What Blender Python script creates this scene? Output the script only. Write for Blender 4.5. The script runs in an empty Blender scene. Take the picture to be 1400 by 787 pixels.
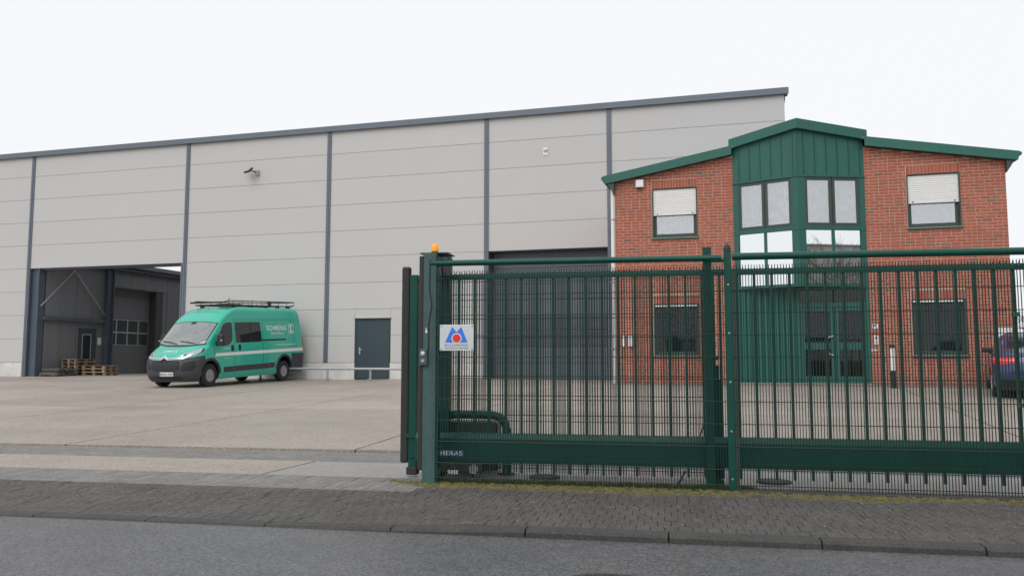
import bpy, bmesh, math, random
from mathutils import Vector, Matrix
R = math.radians
random.seed(7)
scn = bpy.context.scene
COL = scn.collection

# ------------------------------------------------------------------ camera
F_PX, HORIZON = 1120.0, 492.0
PITCH = math.atan((HORIZON - 393.5) / F_PX)
cam_d = bpy.data.cameras.new("camera")
cam_d.sensor_width = 36.0
cam_d.lens = F_PX / 1400.0 * 36.0
cam_d.clip_start = 0.05
cam_d.clip_end = 6000
cam = bpy.data.objects.new("camera", cam_d)
COL.objects.link(cam)
cam.location = (0, 0, 1.2)
cam.rotation_euler = (R(90) + PITCH, 0, 0)
scn.camera = cam

# ------------------------------------------------------------------ overcast sky and sun
SUN_EL, SUN_AZ = 48.0, 205.0          # soft light from behind the camera, a little left
w = bpy.data.worlds.new("World")
scn.world = w
w.use_nodes = True
wn = w.node_tree
for n in list(wn.nodes):
    wn.nodes.remove(n)
wo = wn.nodes.new("ShaderNodeOutputWorld")
bg = wn.nodes.new("ShaderNodeBackground")
sky = wn.nodes.new("ShaderNodeTexSky")
sky.sky_type = 'NISHITA'
sky.sun_disc = False
sky.sun_elevation = R(SUN_EL)
sky.sun_rotation = R(SUN_AZ)
sky.air_density = 2.0
sky.dust_density = 6.0
hs = wn.nodes.new("ShaderNodeHueSaturation")
hs.inputs["Saturation"].default_value = 0.12
mx = wn.nodes.new("ShaderNodeMixRGB")
mx.inputs[0].default_value = 0.90      # thick, even cloud cover
mx.inputs[2].default_value = (9.95, 10.1, 10.4, 1)
wn.links.new(sky.outputs[0], hs.inputs["Color"])
wn.links.new(hs.outputs[0], mx.inputs[1])
wn.links.new(mx.outputs[0], bg.inputs[0])
bg.inputs[1].default_value = 0.10
wn.links.new(bg.outputs[0], wo.inputs[0])
sd = bpy.data.lights.new("sun", 'SUN')
sd.energy = 1.2
sd.angle = R(45)
sd.color = (1.0, 0.97, 0.93)
so = bpy.data.objects.new("sun", sd)
COL.objects.link(so)
so.rotation_euler = (R(90 - SUN_EL), 0, R(-28))
scn.view_settings.view_transform = 'Standard'
scn.view_settings.look = 'None'
scn.view_settings.exposure = 0.0
scn.view_settings.gamma = 1.0
scn.view_settings.use_curve_mapping = False
scn.render.engine = 'CYCLES'

# ------------------------------------------------------------------ frames of the place
TH_H = R(-15.8)      # hall and office facades
TH_F = R(-10.788)    # road, kerb, fence, gate
UH = Vector((math.cos(TH_H), math.sin(TH_H))); NH = Vector((-math.sin(TH_H), math.cos(TH_H)))
UF = Vector((math.cos(TH_F), math.sin(TH_F))); VF = Vector((-math.sin(TH_F), math.cos(TH_F)))
D_HALL, D_OFF, V_FENCE = 28.02, 23.2, 7.875

def fpt(u, v): return UF * u + VF * v
def hpt(s, d): return UH * s + NH * d

def ground_z(x, y):
    p = Vector((x, y)); v = p.dot(VF); s = p.dot(UH)
    k = min(1.0, max(0.0, (s + 14.0) / 10.0))
    vend = 31.2 * (1 - k) + 22.0 * k
    t = min(1.0, max(0.0, (v - 9.0) / (vend - 9.0)))
    if t < 0.08: t = t * t / 0.16
    else: t = (t - 0.04) / 0.96
    return 0.53 * t

# ------------------------------------------------------------------ materials
MATS = {}
def pm(name, col, rough=0.6, metal=0.0, var=0.12, scale=3.0, bump=0.0, bscale=60.0, rand=0.0, spec=0.5,
       coat=0.0, dark=None, stain=0.0, stain_scale=1.2, stain_col=None, emit=0.0, speck=0.0, speck_scale=150.0,
       streak=0.0, rvar=0.0, detail=6.0, world=False, distort=0.0):
    """Procedural Principled material: two noise layers of tint, optional stains, specks, streaks and bump."""
    if name in MATS: return MATS[name]
    m = bpy.data.materials.new(name); m.use_nodes = True
    nt = m.node_tree; N = nt.nodes; L = nt.links
    b = N["Principled BSDF"]
    tc = N.new("ShaderNodeTexCoord")
    vec = tc.outputs["Object"]
    if world:
        ge = N.new("ShaderNodeNewGeometry"); vec = ge.outputs["Position"]
    def noise(sc, det=detail, rg=0.6, v=None):
        n = N.new("ShaderNodeTexNoise"); n.inputs["Scale"].default_value = sc
        n.inputs["Detail"].default_value = det; n.inputs["Distortion"].default_value = distort; n.inputs["Roughness"].default_value = rg
        L.new(v or vec, n.inputs["Vector"]); return n.outputs["Fac"]
    def math_(op, a, bb=None):
        n = N.new("ShaderNodeMath"); n.operation = op
        for i, x in enumerate((a, bb)):
            if x is None: continue
            if isinstance(x, (int, float)): n.inputs[i].default_value = x
            else: L.new(x, n.inputs[i])
        return n.outputs[0]
    def mapr(f, a, c, d, e):
        n = N.new("ShaderNodeMapRange"); L.new(f, n.inputs[0])
        for i, x in enumerate((a, c, d, e)): n.inputs[i + 1].default_value = x
        return n.outputs[0]
    def scale_col(c, f):
        n = N.new("ShaderNodeMixRGB"); n.blend_type = 'MULTIPLY'; n.inputs[0].default_value = 1
        L.new(c, n.inputs[1]); cc = N.new("ShaderNodeCombineColor")
        for i in range(3): L.new(f, cc.inputs[i])
        L.new(cc.outputs[0], n.inputs[2]); return n.outputs[0]
    rgb = N.new("ShaderNodeRGB"); rgb.outputs[0].default_value = (*col, 1); c = rgb.outputs[0]
    oi = N.new("ShaderNodeObjectInfo")
    at = N.new("ShaderNodeAttribute"); at.attribute_name = "tint"
    rnd = math_('FRACT', math_('ADD', oi.outputs["Random"], at.outputs["Fac"]))
    if dark is not None:
        n = N.new("ShaderNodeMixRGB"); L.new(mapr(rnd, 0.82, 1.0, 0.0, 1.0), n.inputs[0]); L.new(c, n.inputs[1])
        n.inputs[2].default_value = (*dark, 1); c = n.outputs[0]
    if rand > 0:
        r2 = math_('FRACT', math_('MULTIPLY', rnd, 17.31))
        c = scale_col(c, mapr(r2, 0, 1, 1 - rand, 1 + rand))
    if var > 0:
        f = math_('ADD', math_('MULTIPLY', noise(scale), 0.6), math_('MULTIPLY', noise(scale * 9), 0.4))
        c = scale_col(c, mapr(f, 0.3, 0.7, 1 - var, 1 + var))
    if stain > 0:
        n = N.new("ShaderNodeMixRGB"); L.new(mapr(noise(stain_scale, 8, 0.65), 0.48, 0.72, 0, stain), n.inputs[0])
        L.new(c, n.inputs[1]); sc = stain_col or tuple(x * 0.5 for x in col); n.inputs[2].default_value = (*sc, 1); c = n.outputs[0]
    if streak > 0:
        mp = N.new("ShaderNodeMapping"); mp.inputs["Scale"].default_value = (6, 6, 0.35); L.new(vec, mp.inputs[0])
        c = scale_col(c, mapr(noise(1.5, 5, 0.6, mp.outputs[0]), 0.35, 0.7, 1 + streak * 0.3, 1 - streak))
    if speck > 0:
        vo = N.new("ShaderNodeTexVoronoi"); vo.inputs["Scale"].default_value = speck_scale; L.new(vec, vo.inputs["Vector"])
        sp = N.new("ShaderNodeSeparateColor"); L.new(vo.outputs["Color"], sp.inputs[0])
        c = scale_col(c, mapr(sp.outputs[0], 0, 1, 1 - speck, 1 + speck))
    L.new(c, b.inputs["Base Color"])
    b.inputs["Roughness"].default_value = rough
    if rvar > 0:
        L.new(mapr(noise(scale * 0.7, 6), 0.35, 0.65, rough - rvar, rough + rvar), b.inputs["Roughness"])
    b.inputs["Metallic"].default_value = metal
    b.inputs["Specular IOR Level"].default_value = spec
    b.inputs["Coat Weight"].default_value = coat
    b.inputs["Coat Roughness"].default_value = 0.06
    if emit > 0:
        b.inputs["Emission Color"].default_value = (*col, 1); b.inputs["Emission Strength"].default_value = emit
    if bump > 0:
        bn = N.new("ShaderNodeBump"); bn.inputs["Strength"].default_value = bump; bn.inputs["Distance"].default_value = 0.01
        L.new(noise(bscale, 8, 0.65), bn.inputs["Height"]); L.new(bn.outputs[0], b.inputs["Normal"])
    MATS[name] = m
    return m

def glass(name, tint=(0.9, 0.95, 0.95), refl=0.12, wav=0.0, wscale=2.0):
    if name in MATS: return MATS[name]
    m = bpy.data.materials.new(name); m.use_nodes = True
    nt = m.node_tree; N = nt.nodes; L = nt.links
    for n in list(N): N.remove(n)
    o = N.new("ShaderNodeOutputMaterial"); t = N.new("ShaderNodeBsdfTransparent"); g = N.new("ShaderNodeBsdfGlossy")
    t.inputs[0].default_value = (*tint, 1); g.inputs["Roughness"].default_value = 0.01; g.inputs[0].default_value = (1, 1, 1, 1)
    fr = N.new("ShaderNodeLayerWeight"); fr.inputs[0].default_value = 0.25
    mr = N.new("ShaderNodeMapRange"); mr.inputs[3].default_value = refl; mr.inputs[4].default_value = 1.0
    L.new(fr.outputs["Fresnel"], mr.inputs[0])
    mxs = N.new("ShaderNodeMixShader"); L.new(mr.outputs[0], mxs.inputs[0]); L.new(t.outputs[0], mxs.inputs[1]); L.new(g.outputs[0], mxs.inputs[2])
    if wav > 0:
        tc = N.new("ShaderNodeTexCoord"); ns = N.new("ShaderNodeTexNoise"); ns.inputs["Scale"].default_value = wscale; ns.inputs["Detail"].default_value = 1
        L.new(tc.outputs["Object"], ns.inputs["Vector"]); bn = N.new("ShaderNodeBump"); bn.inputs["Strength"].default_value = wav; bn.inputs["Distance"].default_value = 0.05
        L.new(ns.outputs[0], bn.inputs["Height"]); L.new(bn.outputs[0], g.inputs["Normal"])
    L.new(mxs.outputs[0], o.inputs[0]); MATS[name] = m
    return m

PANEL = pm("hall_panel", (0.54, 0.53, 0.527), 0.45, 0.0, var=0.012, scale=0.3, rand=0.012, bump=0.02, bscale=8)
TRIM = pm("anthracite_trim", (0.135, 0.16, 0.195), 0.4, 0.1, var=0.08, scale=1.5)
STEEL_D = pm("dark_steel", (0.075, 0.095, 0.125), 0.5, var=0.12, scale=2.0, streak=0.1)
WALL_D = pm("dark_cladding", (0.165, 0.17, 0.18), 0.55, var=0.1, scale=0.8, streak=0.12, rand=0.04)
SECT = pm("sectional_gate_grey", (0.115, 0.135, 0.165), 0.45, var=0.06, scale=1.0, rand=0.05)
DOOR_G = pm("door_petrol", (0.035, 0.058, 0.075), 0.4, var=0.08, scale=2.0)
GALV = pm("galvanised_steel", (0.42, 0.43, 0.44), 0.5, 0.6, var=0.15, scale=9)
STEPM = pm("step_concrete", (0.20, 0.195, 0.185), 0.85, var=0.2, scale=3, bump=0.3)
PLINTH = pm("concrete_plinth", (0.66, 0.655, 0.64), 0.85, var=0.12, scale=1.5, stain=0.5, stain_scale=0.9, stain_col=(0.36, 0.36, 0.28), bump=0.3, bscale=40, streak=0.05)
ALU = pm("aluminium", (0.62, 0.63, 0.64), 0.35, 0.7, var=0.05)
CEIL = pm("ceiling_dark", (0.10, 0.10, 0.11), 0.7, var=0.1)
ROOFLIGHT = pm("rooflight_sheet", (0.75, 0.75, 0.72), 0.6, var=0.05)
BRICK = pm("red_brick", (0.385, 0.108, 0.068), 0.85, var=0.2, scale=14, bump=0.4, bscale=70, rand=0.11, dark=(0.22, 0.12, 0.10))
MORTAR = pm("mortar", (0.49, 0.38, 0.30), 0.95, var=0.22, scale=2, bump=0.5, bscale=90)
GREEN = pm("green_cladding", (0.016, 0.12, 0.092), 0.42, var=0.1, scale=1.2, rand=0.05, streak=0.08)
GREEN_F = pm("green_frame", (0.014, 0.105, 0.082), 0.4, var=0.08, scale=2.0)
FRAME_D = pm("dark_green_frame", (0.04, 0.062, 0.055), 0.45, var=0.08, scale=3)
GATE = pm("gate_green", (0.004, 0.066, 0.048), 0.36, spec=0.3, var=0.16, scale=4, rand=0.08, bump=0.05, bscale=60, streak=0.1)
WIRE = pm("wire_green", (0.009, 0.03, 0.025), 0.45, spec=0.3, var=0.2, scale=10)
POST_W = pm("weathered_post_green", (0.045, 0.10, 0.095), 0.55, var=0.3, scale=5, stain=0.35, stain_scale=6, stain_col=(0.03, 0.075, 0.07), streak=0.3, bump=0.1)
RUBBER = pm("black_rubber", (0.028, 0.026, 0.028), 0.65, var=0.15, scale=6)
WHITE = pm("white_paint", (0.78, 0.78, 0.77), 0.5, var=0.04)
SHUT = pm("shutter_white", (0.80, 0.80, 0.79), 0.45, var=0.03, rand=0.015)
BLACKP = pm("black_plastic", (0.014, 0.0145, 0.016), 0.5, var=0.15, scale=5)
ORANGE = pm("amber_lens", (0.95, 0.36, 0.03), 0.25, var=0.1, scale=12, emit=0.18)
ASPH = pm("asphalt", (0.108, 0.109, 0.112), 0.42, var=0.2, scale=0.55, stain=0.45, stain_scale=0.35, stain_col=(0.078, 0.079, 0.081), bump=0.75, bscale=95, speck=0.5, speck_scale=80, rvar=0.12, world=True)
KERBM = pm("kerb_concrete", (0.056, 0.055, 0.053), 0.85, var=0.25, scale=5, bump=0.6, bscale=60, stain=0.4, stain_scale=3, stain_col=(0.07, 0.07, 0.06), speck=0.35, speck_scale=160, world=True)
PAVER = pm("sidewalk_paver", (0.092, 0.085, 0.080), 0.8, var=0.28, scale=2.2, rand=0.07, bump=0.8, bscale=120, stain=0.4, stain_scale=0.8, stain_col=(0.065, 0.062, 0.06), speck=0.45, speck_scale=100, world=True)
PAVER_L = pm("apron_paver", (0.205, 0.196, 0.187), 0.8, var=0.2, scale=1.2, rand=0.12, bump=0.6, bscale=110, speck=0.3, speck_scale=120, stain=0.3, stain_scale=0.6, world=True)
JOINT = pm("joint_soil", (0.055, 0.052, 0.046), 0.95, var=0.3, scale=12, world=True)
CONC = pm("washed_concrete", (0.345, 0.302, 0.265), 0.62, var=0.15, scale=0.22, bump=0.7, bscale=90, stain=0.85, stain_scale=0.2, stain_col=(0.235, 0.20, 0.168), speck=0.34, speck_scale=70, rvar=0.2, rand=0.09, world=True)
CONC_G = pm("smooth_grey_concrete", (0.275, 0.265, 0.256), 0.45, var=0.14, scale=0.5, bump=0.4, bscale=90, stain=0.5, stain_scale=0.5, stain_col=(0.20, 0.195, 0.19), speck=0.25, speck_scale=60, rvar=0.15, world=True)
GROUNDM = pm("far_ground", (0.10, 0.12, 0.06), 0.95, var=0.3, scale=0.05, world=True)
MOSS = pm("moss", (0.14, 0.125, 0.04), 0.95, var=0.5, scale=11, bump=1.0, bscale=60, stain=0.9, stain_scale=14, stain_col=(0.085, 0.078, 0.065), speck=0.6, speck_scale=90, world=True)
GRASS = pm("grass_blades", (0.055, 0.085, 0.02), 0.8, var=0.4, scale=8, world=True)
IRON = pm("cast_iron", (0.06, 0.055, 0.05), 0.6, 0.3, var=0.3, scale=14, bump=0.4, bscale=50)
WOOD = pm("pallet_wood", (0.26, 0.19, 0.125), 0.9, var=0.3, scale=6, rand=0.3, bump=0.3, bscale=40, dark=(0.15, 0.13, 0.11))
WOOD_D = pm("old_timber", (0.10, 0.095, 0.085), 0.9, var=0.3, scale=5, rand=0.25)
TEAL = pm("van_paint", (0.018, 0.44, 0.315), 0.32, var=0.02, scale=1, coat=0.7)
GLASSD = pm("dark_car_glass", (0.018, 0.021, 0.024), 0.04, spec=0.7, var=0)
TYRE = pm("tyre", (0.022, 0.022, 0.023), 0.85, var=0.2, scale=10, bump=0.3, bscale=60)
RIM = pm("steel_rim", (0.36, 0.36, 0.37), 0.4, 0.6, var=0.15, scale=12)
BUMP = pm("bumper_plastic", (0.042, 0.046, 0.055), 0.55, var=0.1, scale=4, bump=0.1, bscale=150)
CHROME = pm("chrome", (0.66, 0.67, 0.68), 0.2, 0.85, var=0)
LAMPG = pm("headlamp_lens", (0.42, 0.44, 0.45), 0.1, 0.4, var=0.2, scale=16, coat=1)
DECAL = pm("white_vinyl", (0.80, 0.81, 0.81), 0.4, var=0.02)
BLUEP = pm("car_paint_blue", (0.012, 0.032, 0.12), 0.3, var=0.02, coat=0.9)
RED = pm("tail_lens", (0.6, 0.012, 0.018), 0.15, var=0.12, scale=20, coat=0.6, emit=0.0)
AMBER = pm("side_marker", (0.30, 0.05, 0.02), 0.3, var=0)
SIGNM = pm("brushed_sign", (0.66, 0.68, 0.70), 0.32, 0.45, var=0.06, scale=6)
SBLUE = pm("sign_blue", (0.035, 0.19, 0.80), 0.4, var=0.02)
SRED = pm("sign_red", (0.75, 0.035, 0.025), 0.4, var=0.02)
INKG = pm("sign_ink", (0.18, 0.19, 0.2), 0.5, var=0.02)
HBLUE = pm("maker_plate_blue", (0.03, 0.13, 0.26), 0.4, var=0.2, scale=30)
CURT_SWIRL = pm("curtain_reflection_swirls", (0.40, 0.43, 0.50), 0.8, var=0.25, scale=0.9, detail=1.0, stain=1.0, stain_scale=1.5, stain_col=(.78, .79, .82), distort=3.0)  # pale swirls in the curtain colour stand in for reflections in the glass
INT = pm("room_dark", (0.09, 0.09, 0.095), 0.9, var=0.1)
BARK = pm("bark", (0.12, 0.105, 0.09), 0.9, var=0.3, scale=6, bump=0.5, bscale=30)
TILE = pm("roof_tile_grey", (0.19, 0.185, 0.17), 0.8, var=0.3, scale=1.5, rand=0.15)
RENDERW = pm("house_wall", (0.45, 0.42, 0.38), 0.9, var=0.1)
MIRR = pm("mirror_glass", (0.86, 0.90, 0.89), 0.012, 1.0, var=0)
G_WIN = glass("window_glass", (0.86, 0.9, 0.92), 0.34, 0.18, 1.6)
G_LOW = glass("tinted_glass", (0.5, 0.54, 0.55), 0.02, 0.0, 2.0)
G_CAR = glass("windscreen_glass", (0.45, 0.48, 0.47), 0.42, 0.02, 1.5)

# ------------------------------------------------------------------ mesh helpers
class MB:
    def __init__(s): s.v = []; s.f = []; s.t = []; s.tint = 0.0
    def add(s, vs, fs):
        o = len(s.v); s.v += [tuple(p) for p in vs]
        for f in fs: s.f.append(tuple(i + o for i in f)); s.t.append(s.tint)
        return s
    def box(s, x0, x1, y0, y1, z0, z1):
        return s.add([(x0, y0, z0), (x1, y0, z0), (x1, y1, z0), (x0, y1, z0), (x0, y0, z1), (x1, y0, z1), (x1, y1, z1), (x0, y1, z1)],
                     [(0, 3, 2, 1), (4, 5, 6, 7), (0, 1, 5, 4), (1, 2, 6, 5), (2, 3, 7, 6), (3, 0, 4, 7)])
    def bbox(s, x0, x1, y0, y1, z0, z1, b=0.004):
        """box with chamfered edges on its -y face"""
        vs = [(x0, y1, z0), (x1, y1, z0), (x1, y1, z1), (x0, y1, z1), (x0, y0 + b, z0), (x1, y0 + b, z0), (x1, y0 + b, z1), (x0, y0 + b, z1),
              (x0 + b, y0, z0 + b), (x1 - b, y0, z0 + b), (x1 - b, y0, z1 - b), (x0 + b, y0, z1 - b)]
        return s.add(vs, [(0, 1, 5, 4), (1, 2, 6, 5), (2, 3, 7, 6), (3, 0, 4, 7), (4, 5, 9, 8), (5, 6, 10, 9), (6, 7, 11, 10), (7, 4, 8, 11), (8, 9, 10, 11), (0, 3, 2, 1)])
    def prism(s, poly, y0, y1, axis='y'):
        n = len(poly)
        def P(a, b, d): return (a, d, b) if axis == 'y' else ((d, a, b) if axis == 'x' else (a, b, d))
        vs = [P(a, b, y0) for a, b in poly] + [P(a, b, y1) for a, b in poly]
        fs = [tuple(range(n)), tuple(range(2 * n - 1, n - 1, -1))] + [(i, i + n, (i + 1) % n + n, (i + 1) % n) for i in range(n)]
        return s.add(vs, fs)
    def tube(s, pts, r, n=8, cap=True):
        pts = [Vector(p) for p in pts]; rs = r if isinstance(r, (list, tuple)) else [r] * len(pts)
        rings = []; ref = None
        for i, p in enumerate(pts):
            d = (pts[min(i + 1, len(pts) - 1)] - pts[max(i - 1, 0)]).normalized()
            if ref is None:
                ref = Vector((0, 0, 1)) if abs(d.z) < 0.9 else Vector((1, 0, 0))
            a = d.cross(ref).normalized(); b = a.cross(d).normalized(); ref = b
            rings.append([p + (a * math.cos(2 * math.pi * k / n) + b * math.sin(2 * math.pi * k / n)) * rs[i] for k in range(n)])
        vs = [v for rg in rings for v in rg]; fs = []
        for i in range(len(pts) - 1):
            for k in range(n): fs.append((i * n + k, i * n + (k + 1) % n, (i + 1) * n + (k + 1) % n, (i + 1) * n + k))
        if cap: fs += [tuple(range(n - 1, -1, -1)), tuple((len(pts) - 1) * n + k for k in range(n))]
        return s.add(vs, fs)
    def lathe(s, prof, c, axis='z', n=24, cap=True):
        vs = []; fs = []
        for r, h in prof:
            for k in range(n):
                a = 2 * math.pi * k / n; p, q = r * math.cos(a), r * math.sin(a)
                vs.append({'z': (c[0] + p, c[1] + q, c[2] + h), 'y': (c[0] + p, c[1] + h, c[2] + q), 'x': (c[0] + h, c[1] + p, c[2] + q)}[axis])
        for i in range(len(prof) - 1):
            for k in range(n): fs.append((i * n + k, i * n + (k + 1) % n, (i + 1) * n + (k + 1) % n, (i + 1) * n + k))
        if cap: fs += [tuple(range(n)), tuple((len(prof) - 1) * n + k for k in range(n))]
        return s.add(vs, fs)
    def mesh(s, name, mat, smooth=False, fix=True):
        me = bpy.data.meshes.new(name); me.from_pydata(s.v, [], s.f)
        if any(s.t):
            a = me.attributes.new("tint", 'FLOAT', 'FACE'); a.data.foreach_set("value", s.t)
        if fix:
            bm = bmesh.new(); bm.from_mesh(me); bmesh.ops.recalc_face_normals(bm, faces=bm.faces[:]); bm.to_mesh(me); bm.free()
        me.materials.append(mat)
        if smooth:
            me.polygons.foreach_set("use_smooth", [True] * len(me.polygons))
            try: me.set_sharp_from_angle(angle=R(35))
            except Exception: pass
        return me
    def build(s, name, mat, parent=None, smooth=False, bev=0.0):
        o = link(name, s.mesh(name, mat, smooth), parent)
        if bev > 0:
            m = o.modifiers.new("bevel", 'BEVEL'); m.width = bev; m.segments = 2; m.limit_method = 'ANGLE'
        return o

def link(name, data, parent=None):
    o = bpy.data.objects.new(name, data); COL.objects.link(o)
    if parent is not None: o.parent = parent
    return o
def tag(o, label, cat, group=None):
    o["label"] = label; o["category"] = cat
    if group: o["group"] = group
    return o
def thing(name, label, cat, loc=(0, 0, 0), rz=0.0, group=None):
    o = link(name, None); o.location = loc; o.rotation_euler = (0, 0, rz); o.empty_display_size = 0.2
    return tag(o, label, cat, group)
def struct(o): o["kind"] = "structure"; return o
def stuff(o): o["kind"] = "stuff"; return o
def B(name, mat, parent, *a, bev=0.0): return MB().box(*a).build(name, mat, parent, bev=bev)
def copy_thing(src, loc, rz, label=None):
    r = src.copy(); COL.objects.link(r); r.location = loc; r.rotation_euler = (0, 0, rz)
    if label: r["label"] = label
    for ch in src.children:
        c = ch.copy(); COL.objects.link(c); c.parent = r
        for g in ch.children:
            d = g.copy(); COL.objects.link(d); d.parent = c
    return r
_dg = None
def text_mesh(txt, size=1.0, extrude=0.0, bold=0.0, spacing=1.0, align='CENTER'):
    cu = bpy.data.curves.new("txt", 'FONT'); cu.body = txt; cu.size = size; cu.extrude = extrude; cu.offset = bold
    cu.align_x = align; cu.align_y = 'CENTER'; cu.space_character = spacing; cu.resolution_u = 3
    o = bpy.data.objects.new("txt", cu); COL.objects.link(o)
    dg = bpy.context.evaluated_depsgraph_get(); dg.update()
    me = bpy.data.meshes.new_from_object(o.evaluated_get(dg))
    bpy.data.objects.remove(o); bpy.data.curves.remove(cu)
    return me
def fit_text(txt, x0, x1, z0, z1, fn, name, mat, parent, bold=0.0, spacing=1.0):
    """lettering stretched into the rectangle x0..x1, z0..z1 and laid on the surface fn(x, z)"""
    me = text_mesh(txt, 1.0, 0.0, bold, spacing)
    xs = [v.co.x for v in me.vertices]; ys = [v.co.y for v in me.vertices]
    ax, bx, ay, by = min(xs), max(xs), min(ys), max(ys)
    for v in me.vertices:
        v.co = Vector(fn(x0 + (v.co.x - ax) / (bx - ax) * (x1 - x0), z0 + (v.co.y - ay) / (by - ay) * (z1 - z0)))
    me.materials.clear(); me.materials.append(mat)
    return link(name, me, parent)
def interp(tab, z):
    if z <= tab[0][0]: return tab[0][1]
    for (a, p), (b, q) in zip(tab, tab[1:]):
        if z <= b: return p + (q - p) * (z - a) / (b - a)
    return tab[-1][1]
def patch(name, poly, fn, mat, parent, step=0.08, thick=0.006, smooth=True):
    """a polygon given in surface coordinates, cut into a grid, laid on fn(a, b, offset) and given thickness"""
    bm = bmesh.new()
    bm.faces.new([bm.verts.new((a, b, 0)) for a, b in poly])
    for ax in (0, 1):
        lo = min(p[ax] for p in poly); hi = max(p[ax] for p in poly); k = math.floor(lo / step) + 1
        while k * step < hi:
            co = [0, 0, 0]; no = [0, 0, 0]; co[ax] = k * step; no[ax] = 1
            bmesh.ops.bisect_plane(bm, geom=bm.verts[:] + bm.edges[:] + bm.faces[:], plane_co=co, plane_no=no, dist=1e-6); k += 1
    bmesh.ops.triangulate(bm, faces=[f for f in bm.faces if len(f.verts) > 4])
    base = [(v.co.x, v.co.y) for v in bm.verts]; bm.verts.index_update()
    faces = [[v.index for v in f.verts] for f in bm.faces]
    border = [(e.verts[0].index, e.verts[1].index) for e in bm.edges if len(e.link_faces) == 1]
    bm.free(); n = len(base)
    mb = MB(); vs = [fn(a, b, thick) for a, b in base] + [fn(a, b, -0.012) for a, b in base]
    mb.add(vs, [tuple(f) for f in faces] + [(i, j, j + n, i + n) for i, j in border])
    return mb.build(name, mat, parent, smooth=smooth)
def rounded(poly, r, seg=4):
    out = []; n = len(poly)
    for i in range(n):
        p = Vector(poly[i]); a = (Vector(poly[i - 1]) - p); b = (Vector(poly[(i + 1) % n]) - p)
        rr = min(r, a.length * 0.45, b.length * 0.45); s0 = p + a.normalized() * rr; s1 = p + b.normalized() * rr
        for k in range(seg + 1):
            t = k / seg; q = s0 * (1 - t) ** 2 + p * 2 * t * (1 - t) + s1 * t * t; out.append((q.x, q.y))
    return out

# ================================================================== SETTING: ground, road, kerb, pavement, yard
def sheet(name, mat, u0, u1, v0, v1, z, step=None):
    mb = MB(); nu = max(1, int((u1 - u0) / step)) if step else 1; nv = max(1, int((v1 - v0) / step)) if step else 1
    vs = []
    for j in range(nv + 1):
        for i in range(nu + 1):
            p = fpt(u0 + (u1 - u0) * i / nu, v0 + (v1 - v0) * j / nv)
            vs.append((p.x, p.y, z(p.x, p.y) if callable(z) else z))
    fs = [(j * (nu + 1) + i, j * (nu + 1) + i + 1, (j + 1) * (nu + 1) + i + 1, (j + 1) * (nu + 1) + i) for j in range(nv) for i in range(nu)]
    mb.add(vs, fs)
    return struct(mb.build(name, mat))
g = MB().add([(-2500, -2500, -0.35), (2500, -2500, -0.35), (2500, 2500, -0.35), (-2500, 2500, -0.35)], [(0, 1, 2, 3)])
struct(g.build("ground", GROUNDM))
ROAD_Z = -0.05
sheet("road", ASPH, -80, 80, -3.2, 5.90, ROAD_Z)
sheet("opposite_pavement", PAVER, -80, 80, -6.5, -3.2, 0.05)

def kerb_top(u):           # lowered across the gateway, full height along the fence
    t = min(1, max(0, (u + 2.6) / 1.6)); t = t * t * (3 - 2 * t)
    return -0.035 + 0.04 * t
kerb = struct(MB().box(-20, 12, 5.9, 6.0, -0.3, -0.12).build("kerb", JOINT))
kerb.rotation_euler = (0, 0, TH_F)
u = -12.02
while u < 9:
    z0, z1 = kerb_top(u + 0.01), kerb_top(u + 0.99); b = 0.02; e = 0.006
    y0, y1 = 5.845 + random.uniform(-.004, .004), 5.995
    a, c = u + e, u + 1 - e
    vs = [(a, y0, -0.2), (c, y0, -0.2), (c, y1, -0.2), (a, y1, -0.2), (a, y0, z0 - b), (c, y0, z1 - b), (a, y0 + b, z0), (c, y0 + b, z1), (a, y1, z0), (c, y1, z1)]
    MB().add(vs, [(0, 1, 5, 4), (4, 5, 7, 6), (6, 7, 9, 8), (2, 3, 8, 9), (0, 4, 6, 8, 3), (1, 2, 9, 7, 5)]).build("kerb_stone", KERBM, kerb)
    u += 1.0

# paver fields: rows run along the road, stones 10 x 20 cm lying across it
def in_view(u, v):
    p = fpt(u, v); d = p.y
    if d < 1: return False
    x = 700 + 1120 * p.x / d
    return -10 < x < 1410
pave = struct(MB().box(-30, 20, 6.0, 8.13, -0.2, -0.05).build("pavement", JOINT)); pave.rotation_euler = (0, 0, TH_F)
band = struct(MB().box(-30, 20, 9.31, 10.28, -0.2, -0.022).build("paver_band", JOINT)); band.rotation_euler = (0, 0, TH_F)
def paver_mesh(name, mat, w, l, h=0.08):
    b = 0.003; x, y = w / 2, l / 2
    vs = [(-x, -y, -h), (x, -y, -h), (x, y, -h), (-x, y, -h), (-x, -y, -b), (x, -y, -b), (x, y, -b), (-x, y, -b), (-x + b, -y + b, 0), (x - b, -y + b, 0), (x - b, y - b, 0), (-x + b, y - b, 0)]
    return vs, [(0, 1, 5, 4), (1, 2, 6, 5), (2, 3, 7, 6), (3, 0, 4, 7), (4, 5, 9, 8), (5, 6, 10, 9), (6, 7, 11, 10), (7, 4, 8, 11), (8, 9, 10, 11)]
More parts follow.
